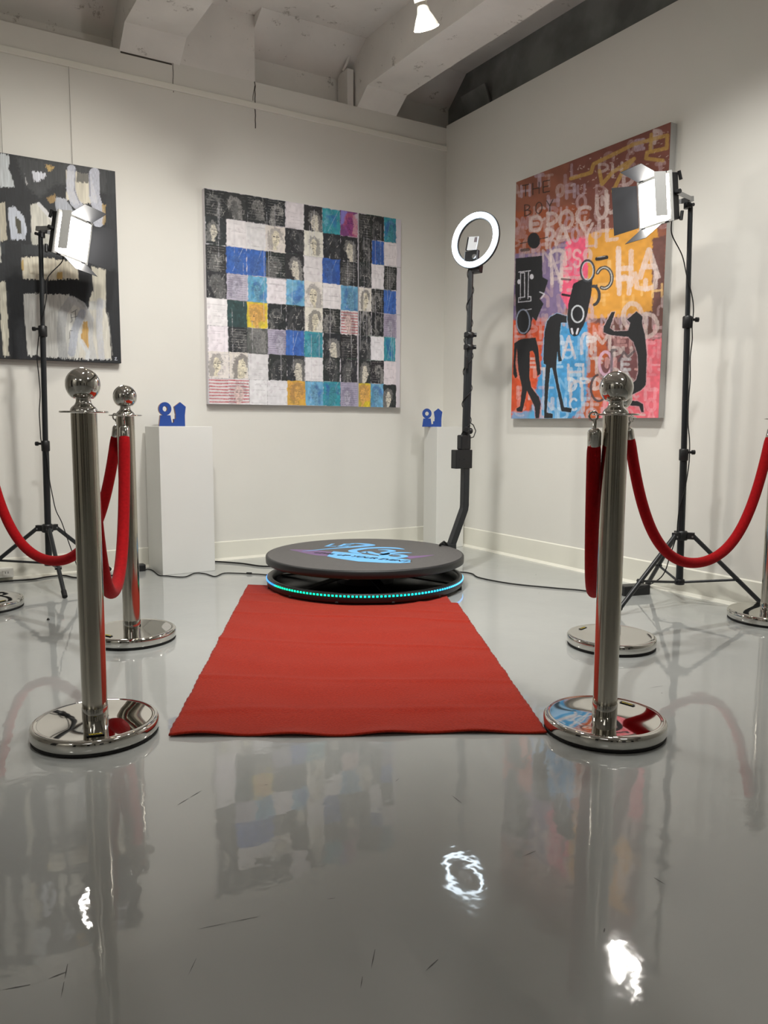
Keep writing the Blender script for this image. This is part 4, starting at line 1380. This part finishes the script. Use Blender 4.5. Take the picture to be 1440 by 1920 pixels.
decal('logo_number', [[(-.30, .062), (-.145, .137), (-.054, .177), (-.003, .200), (.045, .228), (.026, .262), (-.013, .285), (-.055, .293)],
                      [(.200, .080), (.162, .122), (.098, .142), (.024, .132), (-.031, .093), (-.057, .057), (-.048, .012), (-.019, -.024)],
                      [(-.012, -.004), (.015, .018), (.039, -.030), (.070, -.062), (.100, -.040), (.086, -.004), (.112, .014), (.136, .036), (.115, .070), (.068, .077)],
                      [(.222, -.026), (.165, -.016), (.111, -.044), (.080, -.084), (.095, -.132), (.142, -.148), (.176, -.118), (.160, -.080), (.123, -.078)]],
      [[.004, .022, .038, .046, .050, .040, .026, .006], [.006, .036, .040, .040, .042, .044, .036, .010], [.026, .036, .034, .036, .034, .028, .030, .036, .032, .010], [.006, .036, .044, .046, .044, .036, .034, .028, .010]], .0008, M_lb, plat, lux, luy, LA_)
rz_ = -YW
def on_disc(x, y, z):
    return (LA_ + lux * x + luy * y + Vector((0, 0, z)))[:]
text_obj('LE', 0.13, on_disc(-.130, .235, .0012), rz_ - .08, M_lb, plat, 'logo_lettering', shear=.35)
text_obj('UP YOUR EVENT', 0.050, on_disc(.018, -.158, .0014), rz_ - .598, mat('logo_black', (26, 34, 44), 0.5), plat, 'logo_lettering', shear=.3)
text_obj('LEVEL', 0.042, on_disc(-.195, -.010, .0014), rz_ - .598, mat('logo_black', (26, 34, 44), 0.5), plat, 'logo_lettering', shear=.3)

# ------------------------------------------------------------------ bent arm with ring light and phone (turns under the platform)
arm = empty('ring_light_arm', (-0.575, -1.013, 0), 'bent black arm rising beside the platform with a lit ring light on top', 'light stand')
AY = -1.013


def sqbar(path, w, name, m, parent):
    return MB().tube(path, w / math.sqrt(2), 4).build(name, m, parent, bevel=0.002)


sqbar([(-0.74, AY, 0.105), (-0.675, AY, 0.105)], 0.040, 'mount_bracket', M_blackmetal, arm)
bm_ = MB()
bm_.box((-0.705, AY - 0.03, 0.085), (-0.650, AY + 0.03, 0.165))
bm_.build('mount_box', M_blackmetal, arm, bevel=0.004)
MB().tube([(-0.70, AY - .02, .16), (-.73, AY - .03, .18), (-.745, AY - .02, .165), (-.735, AY, .15), (-.71, AY + .01, .165)], 0.006, 8).build('coiled_cable', M_rubber, arm)
sqbar([(-0.675, AY, 0.125), (-0.585, AY, 0.335), (-0.582, AY, 0.355), (-0.580, AY, 0.66)], 0.034, 'lower_arm', M_blackmetal, arm)
MB().box((-0.655, AY - 0.022, 0.545), (-0.552, AY + 0.022, 0.640)).build('control_box', M_black, arm, bevel=0.003)
for dx in (-.635, -.605):
    MB().lathe([(0.003, 0), (0.003, 0.002)], 10, axis=(0, -1, 0), at=(dx, AY - 0.022, 0.592)).build('screw', M_rubber, arm)
MB().box((-0.622, AY - 0.02, 0.640), (-0.560, AY + 0.02, 0.715)).build('clamp_block', M_black, arm, bevel=0.006)
kb = MB()
kb.lathe([(0.006, 0), (0.015, .004), (0.016, .016), (0.010, .022)], 18, axis=(-.6, -.8, 0), at=(-0.590, AY - .015, 0.742))
kb.lathe([(0.006, 0), (0.015, .004), (0.016, .016), (0.010, .022)], 18, axis=(.9, -.2, 0), at=(-0.565, AY, 0.735))
kb.build('clamp_knob', M_black, arm)
x_p = lambda z: -0.580 + 0.018 * (z - 0.66)
MB().tube([(x_p(.66), AY, 0.66), (x_p(1.20), AY, 1.20)], 0.0205, 16).build('middle_tube', M_blackmetal, arm)
MB().tube([(x_p(1.19), AY, 1.19), (x_p(1.56), AY, 1.56)], 0.0135, 16).build('upper_tube', M_blackmetal, arm)
for z in (1.215, 1.155):
    k = MB()
    k.lathe([(0.021, -.014), (0.025, -.010), (0.025, .010), (0.021, .014)], 20, at=(x_p(z), AY, z))
    k.lathe([(0.004, 0), (0.010, .006), (0.010, .018)], 12, axis=(.8, -.6, 0), at=(x_p(z) + .016, AY - .012, z))
    k.lathe([(0.004, 0), (0.010, .006), (0.010, .018)], 12, axis=(-.8, -.6, 0), at=(x_p(z) - .016, AY - .012, z))
    k.build('tube_collar', M_black, arm)
# cable winding up the tube, with its in-line switch
cab = []
for i in range(140):
    z = 0.70 + 0.84 * i / 139
    a = 2 * math.pi * (z * 6.2)
    rr = 0.024 if z < 1.2 else 0.017
    cab.append((x_p(z) + rr * math.cos(a), AY + rr * math.sin(a), z))
MB().tube(cab, 0.0022, 6).build('power_cable', M_rubber, arm)
MB().tube([(-.566, AY - .02, .70), (-.545, AY - .02, .705), (-.532, AY - .02, .735), (-.548, AY - .02, .765), (-.566, AY - .02, .775)], .0025, 8).build('cable_loop', M_rubber, arm)
MB().box((-0.606, AY - 0.030, 1.045), (-0.594, AY - 0.018, 1.105)).build('inline_switch', M_black, arm, bevel=0.003)
# ring light
RCn = Vector((-0.559, -1.035, 1.676))
az, el = math.radians(-162.4), math.radians(7.9)
rn = Vector((math.cos(az) * math.cos(el), math.sin(az) * math.cos(el), math.sin(el)))
MB().torus(RCn + rn * 0.004, 0.1225, 0.0125, axis=rn, n=96, m=14).build('ring_lamp', M_ring, arm)
MB().lathe([(0.106, -0.010), (0.138, -0.010), (0.1405, -0.006), (0.1405, 0.004), (0.138, .004), (0.1365, .0), (0.107, 0.0), (0.1055, 0.004), (0.104, .004), (0.104, -.006), (0.106, -.010)], 96, axis=rn, at=RCn - rn * .003, caps=False).build('ring_housing', M_black, arm)
rb = rn.cross(Vector((0, 0, 1))).normalized()
ru = rb.cross(rn)
Rm = Matrix(((rb.x, -rn.x, ru.x), (rb.y, -rn.y, ru.y), (rb.z, -rn.z, ru.z)))
MB().tube([(x_p(1.54), AY, 1.54), (x_p(1.62), AY + .002, 1.612)], 0.012, 12).build('ring_stem', M_black, arm)
MB().box((-0.030, 0.015, -0.155), (0.030, 0.05, -0.105), rot=Rm, at=RCn).build('ring_clamp', M_black, arm, bevel=.004)
MB().box((-0.028, -0.008, -0.115), (0.050, 0.012, -0.052), rot=Rm, at=RCn).build('phone_clamp', M_black, arm, bevel=.004)
MB().lathe([(0.009, 0), (0.012, .003), (0.010, .010)], 16, axis=rn, at=RCn + rb * -.014 - ru * .088 + rn * .008).build('clamp_dial', M_grey_metal, arm)
# phone held by the clamp: a thing of its own
ph = empty('smartphone', (RCn - ru * 0.05)[:], 'pale smartphone held upright inside the ring light', 'phone')
Rp = Rm @ Matrix.Rotation(math.radians(-6), 3, 'Y')
MB().box((-0.024, -0.010, -0.052), (0.036, -0.003, 0.014), rot=Rp, at=RCn).build('phone_body', M_phone, ph, bevel=.002)
MB().box((-0.022, -0.0118, -0.014), (-0.004, -0.0102, 0.010), rot=Rp, at=RCn).build('camera_bump', mat('lens_dark', (110, 104, 110), .3), ph, bevel=.001)
MB().box((0.032, -0.012, -0.054), (0.0385, -0.002, 0.012), rot=Rp, at=RCn).build('case_edge', M_black, ph)


# ------------------------------------------------------------------ LED panels on tripods
def light_stand(base, hub_z, bot_z, r, a0, top, label, group, clamps):
    e = empty('light_stand', (base[0], base[1], 0), label, 'tripod', group)
    Bv = Vector((base[0], base[1], 0))
    T = Vector(top)
    ax = lambda z: Bv + (Vector((T.x, T.y, 0)) - Bv) * max(0, (z - hub_z)) / (T.z - hub_z) + Vector((0, 0, z))
    z1, z2 = clamps
    MB().tube([ax(bot_z), ax(z1)], 0.0150, 16).build('lower_pole', M_blackmetal, e)
    MB().tube([ax(z1 - .02), ax(z2)], 0.0125, 16).build('middle_pole', M_blackmetal, e)
    MB().tube([ax(z2 - .02), ax(T.z)], 0.0100, 16).build('upper_pole', M_blackmetal, e)
    for z in (z1, z2):
        c = MB()
        c.lathe([(0.017, -.035), (0.019, -.032), (0.0195, .01), (0.017, .014)], 20, at=ax(z))
        s = 1 if base[0] > -1 else -1
        d = (rgt0 * s).normalized()
        c.tube([ax(z) + d * .015, ax(z) + d * .034], 0.0055, 10)
        c.tube([ax(z) + d * .034, ax(z) + d * .046], 0.0100, 10)
        c.build('pole_clamp', M_black, e)
    hub = MB()
    hub.lathe([(0.022, -.022), (0.026, -.018), (0.026, .012), (0.020, .018)], 24, at=Bv + Vector((0, 0, hub_z)))
    for k in range(3):
        a = math.radians(a0 + 120 * k)
        R = Matrix.Rotation(a, 3, 'Z')
        hub.box((0.018, -.011, -.016), (0.052, .011, .012), rot=R, at=Bv + Vector((0, 0, hub_z)))
    hub.build('hub', M_black, e)
    br = MB()
    br.lathe([(0.018, -.012), (0.021, -.010), (0.021, .010), (0.018, .012)], 20, at=Bv + Vector((0, 0, bot_z + .012)))
    br.build('spreader_bracket', M_black, e)
    for k in range(3):
        a = math.radians(a0 + 120 * k)
        u = Vector((math.cos(a), math.sin(a), 0))
        h = Bv + u * 0.045 + Vector((0, 0, hub_z))
        f = Bv + u * (r if k or r > .36 else r + .05) + Vector((0, 0, 0.011))
        leg = MB().tube([h, f], 0.0095, 12).build('leg', M_blackmetal, e)
        dd = (f - h).normalized()
        MB().tube([f - dd * .03, f + dd * .004], 0.0115, 12).build('rubber_foot', M_rubber, leg)
        j = h + (f - h) * 0.6
        MB().tube([Bv + u * .02 + Vector((0, 0, bot_z + .012)), j], 0.0055, 8).build('brace', M_blackmetal, e)
        w = Vector((-u.y, u.x, 0))
        MB().tube([j - w * .014, j + w * .014], 0.008, 10).build('brace_joint', M_black, e)
        for s in (-1, 1):
            MB().tube([h + w * s * .0115 - Vector((0, 0, .004)), h + w * s * .0130 - Vector((0, 0, .004))], 0.004, 8).build('rivet', M_grey_metal, e)
    return e, ax


def led_lamp(c, n, rt, up, near, label, pole_top, power):
    """c centre of face, n facing direction, rt/up in the face plane, near=+1 if the side door on the rt side hides part of the face"""
    c, n, rt, up = Vector(c), Vector(n), Vector(rt), Vector(up)
    e = empty('led_panel_light', c[:], label, 'lamp', 'led panel lights with barn doors')
    Rm_ = Matrix(((rt.x, -n.x, up.x), (rt.y, -n.y, up.y), (rt.z, -n.z, up.z)))   # local x right, -y forward, z up
    W = 0.0895
    MB().box((-W, 0.002, -W), (W, 0.040, W), rot=Rm_, at=c).build('housing', M_black, e, bevel=.003)
    fr = MB()
    for lo, hi in (((-W - .006, -.006, -W - .006), (W + .006, .004, -W + .004)), ((-W - .006, -.006, W - .004), (W + .006, .004, W + .006)), ((-W - .006, -.006, -W + .004), (-W + .003, .004, W - .004)), ((W - .003, -.006, -W + .004), (W + .006, .004, W - .004))):
        fr.box(lo, hi, rot=Rm_, at=c)
    fr.build('front_frame', M_door_grey, e)
    MB().box((-W + .003, -.002, -W + .004), (W - .003, .0015, W - .004), rot=Rm_, at=c).build('diffuser', M_led, e)

    def plate(name, pts, m, th=.0014):
        P_ = [c + Rm_ @ Vector(p) for p in pts]
        nn = (P_[1] - P_[0]).cross(P_[2] - P_[0]).normalized() * th
        return MB().prism(P_, nn).build(name, m, e)
    dx0, dx1 = sorted((-near * (W - .004), near * (W - .050)))
    plate('barn_door', [(dx0, -.008, W + .006), (dx1, -.008, W + .006), (dx1, -.098, W + .046), (dx0, -.098, W + .046)], M_door_in)
    plate('barn_door', [(dx0, -.008, -W - .006), (dx0, -.092, -W - .060), (dx1, -.092, -W - .060), (dx1, -.008, -W - .006)], M_door_in)
    far = -near
    plate('barn_door', [(far * (W + .006), -.008, -W + .005), (far * (W + .006), -.008, W - .005), (far * (W + .088), -.070, W + .008), (far * (W + .088), -.070, -W - .008)], M_door_in)
    plate('barn_door', [(near * (W + .003), -.026, -W + .014), (near * (W + .003), -.026, W + .002), (near * (W - .004), -.078, W + .002), (near * (W - .004), -.078, -W + .014)], M_door_grey)
    for sx in (-1, 1):
        for sz in (-1, 1):
            MB().tube([c + Rm_ @ Vector((sx * (W - .012), -.006, sz * (W + .004))), c + Rm_ @ Vector((sx * (W - .03), -.006, sz * (W + .004)))], .005, 8).build('door_hinge', M_black, e)
    # yoke bracket to the pole and its side knobs
    pt = Vector(pole_top)
    yk = MB()
    for s in (-1, 1):
        p0 = c + Rm_ @ Vector((s * (W + .006), .022, 0.012))
        b0 = pt + rt * s * 0.018
        k = (b0 - p0)
        w_ = Vector((0, 0, 1))
        yk.prism([p0 - w_ * .009, p0 + w_ * .009, b0 + w_ * .009, b0 - w_ * .009], rt * s * 0.003)
    yk.box((-.022, -.012, -.010), (.022, .012, .010), rot=Rm_, at=pt)
    yk.build('yoke', M_grey_metal, e)
    for s in (-1, 1):
        MB().tube([c + Rm_ @ Vector((s * (W + .002), .022, .012)), c + Rm_ @ Vector((s * (W + .024), .024, .012))], .009, 12).build('knob', M_black, e)
    kn = MB()
    kn.tube([pt - Vector((0, 0, .012)), pt - Vector((0, 0, .034))], .0145, 14)
    kn.tube([pt - Vector((0, 0, .022)) + rt * .01, pt - Vector((0, 0, .026)) + rt * near * .034], .007, 10)
    kn.build('pole_clamp', M_black, e)
    for s in (-1, 1):
        bc = MB()
        bc.tube([c + Rm_ @ Vector((near * (W + .003), .042, s * (W + .004))), c + Rm_ @ Vector((near * (W + .003), .050, s * (W - .03)))], .007, 10)
        bc.build('corner_bumper', M_black, e)
    return e


RT = (-0.232, -2.040, 1.655)
sR, axR = light_stand((-0.198, -2.045), 0.301, 0.085, 0.350, -178, RT, 'black tripod light stand near the right wall behind the wide rope loop', 'black tripod light stands', (0.655, 1.205))
lampR = led_lamp((-0.366, -1.974, 1.673), (-0.982, 0.146, -0.117), (-0.147, -0.989, -0.002), (-0.116, 0.015, 0.993), 1,
         'lit square LED panel with barn doors in front of the figure painting', (-0.245, -2.035, 1.682), 0)
LTp = (-2.452, -0.300, 1.605)
sL, axL = light_stand((-2.468, -0.240), 0.272, 0.090, 0.370, -89, LTp, 'black tripod light stand in front of the black and white painting', 'black tripod light stands', (0.670, 1.195))
lampL = led_lamp((-2.325, -0.356, 1.602), (0.499, -0.860, -0.107), (0.852, 0.509, -0.121), (0.158, -0.031, 0.987), -1,
         'lit square LED panel with barn doors in front of the black and white painting', (-2.447, -0.300, 1.632), 0)


# ------------------------------------------------------------------ cables, adapters, outlet
def smooth(pts, n=8):
    P_ = [Vector(p) for p in pts]
    out = []
    for i in range(len(P_) - 1):
        p0, p1, p2, p3 = P_[max(i - 1, 0)], P_[i], P_[i + 1], P_[min(i + 2, len(P_) - 1)]
        for k in range(n):
            t = k / n
            out.append(0.5 * ((2 * p1) + (p2 - p0) * t + (2 * p0 - 5 * p1 + 4 * p2 - p3) * t * t + (3 * p1 - p0 - 3 * p2 + p3) * t ** 3))
    out.append(P_[-1])
    return out


def cord(pts, r, label, m=None):
    o = MB().tube(smooth(pts), r, 8).build('floor_cable', m or M_rubber)
    return tag(o, label, 'cable')


def f3(pts, z=0.004):
    return [(x, y, z) for x, y in pts]


cord(f3([(-0.72, -0.95), (-0.60, -0.99), (-0.565, -1.06), (-0.598, -1.173), (-0.555, -1.366), (-0.446, -1.544), (-0.39, -1.62), (-0.354, -1.692), (-0.315, -1.77), (-0.285, -1.800)]), 0.0033,
     'thin black cord on the floor from the platform to the right adapter')
cord(f3([(-1.660, -0.045), (-1.588, -0.066), (-1.484, -0.193), (-1.424, -0.321), (-1.337, -0.40), (-1.32, -0.52), (-1.30, -0.62)], .005), 0.0042,
     'thick black cable running from behind the left plinth to the platform')
wavy = cord(f3([(-1.985, -0.115), (-1.965, -0.105), (-1.955, -0.16), (-1.962, -0.30), (-1.935, -0.335), (-1.867, -0.407), (-1.79, -0.337), (-1.748, -0.378), (-1.729, -0.471), (-1.661, -0.412), (-1.602, -0.446), (-1.555, -0.49), (-1.50, -0.545), (-1.46, -0.62)], .0035), 0.0028,
     'wavy thin black cord on the floor in front of the left plinth')
MB().tube([(-1.565, -0.482, .006), (-1.545, -0.500, .006)], .0055, 10).build('connector', M_black, wavy)
cord(f3([(-2.80, -0.10), (-2.665, -0.085), (-2.529, -0.101), (-2.46, -0.072), (-2.40, -0.066), (-2.37, -0.085), (-2.34, -0.157), (-2.27, -0.203), (-2.16, -0.19), (-2.07, -0.13), (-2.035, -0.110)], .0045), 0.0038,
     'black power cord along the wall behind the left light stand')



def adapter(x0, y0, x1, y1, w, h, label, z=0.0):
    a = Vector((x0, y0, 0))
    b = Vector((x1, y1, 0))
    d = (b - a)
    R = Matrix.Rotation(math.atan2(d.y, d.x), 3, 'Z')
    o = MB().box((-d.length / 2, -w / 2, 0), (d.length / 2, w / 2, h), rot=R, at=(a + b) / 2 + Vector((0, 0, z))).build('power_adapter', M_black, bevel=.005)
    return tag(o, label, 'power adapter', 'black power adapters')


adapter(-0.285, -1.800, -0.150, -1.830, 0.06, 0.045, 'black power adapter on the floor behind the right light stand leg')
adapter(-2.038, -0.112, -1.985, -0.112, 0.05, 0.036, 'black power adapter on the floor beside the left plinth')

# light cables along the stands
s_ = (rgt0)


def off(ax, z, a, b=0.0):
    return ax(z) + rgt0 * a + Vector((-fwd.x, -fwd.y, 0)).normalized() * (0.016 + b)


MB().tube(smooth([(-2.372, -0.318, 1.555), (-2.368, -0.330, 1.50)] + [off(axL, z, a) for z, a in ((1.42, .035), (1.34, .028), (1.26, .012), (1.20, -.004), (1.13, -.016), (1.06, -.022), (0.98, -.016), (0.90, -.012), (0.82, -.018), (0.74, -.016), (0.68, -.012), (0.63, .008), (0.56, .016), (0.50, .022), (0.44, .032), (0.36, .048), (0.30, .075), (0.22, .10), (0.14, .125))] + [off(axL, 0.02, .16)]), 0.0024, 8).build('power_cord', M_rubber, lampL)
MB().tube(smooth([(-0.318, -2.020, 1.595), (-0.310, -2.018, 1.54)] + [off(axR, z, a) for z, a in ((1.46, -.035), (1.38, -.014), (1.30, .010), (1.24, .018), (1.18, .014), (1.12, .016), (1.05, .010), (0.96, .012), (0.88, .008), (0.78, .008), (0.71, .016), (0.64, .018), (0.58, .014), (0.50, .002), (0.42, -.018), (0.36, -.024), (0.30, -.028), (0.22, -.05), (0.12, -.085))] + [(-0.245, -1.86, 0.03)]), 0.0024, 8).build('power_cord', M_rubber, lampR)

ob = empty('outlet_strip', (-2.66, -0.03, 0), 'white surface outlet box low on the back wall at the left edge', 'outlet')
MB().box((-2.78, -0.055, 0.016), (-2.604, -0.012, 0.062)).build('outlet_box', M_white_pl, ob, bevel=.003)
for x in (-2.755, -2.695, -2.635):
    MB().box((x - .018, -0.0575, 0.024), (x + .018, -0.0552, 0.054)).build('socket', M_white_pl, ob, bevel=.002)
    sl = MB()
    for dx in (-.006, .006):
        sl.box((x + dx - .0012, -0.0582, 0.036), (x + dx + .0012, -0.0576, 0.046))
    sl.build('socket_slot', M_black, ob)

# a dark crumb of dirt on the floor
tag(MB().lathe([(0.0001, 0.0), (0.006, 0.002), (0.004, 0.007), (0.0001, 0.010)], 7, at=(-2.585, -0.985, 0), smooth=False).build('dirt_crumb', M_rubber), 'tiny dark crumb on the floor in front of the left tripod', 'debris')


# ------------------------------------------------------------------ ceiling spot lamps
def spot_lamp(face, axis, label, target, power, lit=True):
    """PAR bulb in a white holder hanging from the slab"""
    face, axis = Vector(face), Vector(axis).normalized()
    e = empty('spot_lamp', face[:], label, 'lamp', 'white ceiling spot lamps')
    back = -axis
    S = 1.0
    MB().lathe([(0.0001, -.002), (0.030, -.001), (0.046, .003), (0.048, .007)], 40, axis=back, at=face).build('bulb_face', M_bulb, e)
    MB().lathe([(0.0482, .007), (0.0470, .012), (0.034, .040), (0.024, .058), (0.020, .078), (0.019, .098)], 40, axis=back, at=face).build('bulb_body', M_bulb_body, e)
    MB().lathe([(0.027, .092), (0.027, .175), (0.022, .18)], 32, axis=back, at=face).build('lamp_holder', M_white_pl, e)
    jt = face + back * 0.14
    MB().tube([jt - rgt0 * .05, jt - rgt0 * .026], .010, 12).build('tilt_knob', M_white_pl, e)
    MB().tube([jt - rgt0 * .04, jt - rgt0 * .04 + Vector((0, 0, .10)), Vector((jt.x, jt.y, HZ - .03)) - rgt0 * .04], .008, 10).build('stem', M_white_pl, e)
    MB().box((-.045, -.02, -.03), (.045, .02, 0.0), at=Vector((jt.x, jt.y, HZ)) - rgt0 * .04).build('ceiling_mount', M_white_pl, e, bevel=.003)
    add_light('spot_light', 'SPOT', face + axis * 0.012, target, power, WARM, 0.035, spot=95, blend=0.9, parent=e)
    return e


spot_lamp((-1.262, -1.630, 2.245), (0.42, 0.18, -1.0), 'lit white spot lamp hanging from the ceiling above the platform', (-0.3, -1.2, 0.8), 28)
spot_lamp((-2.100, -1.205, 2.335), (-0.3, 0.5, -0.9), 'lit white spot lamp cut off by the top edge, left of the other lamp', (-2.35, 0.0, 1.35), 24)
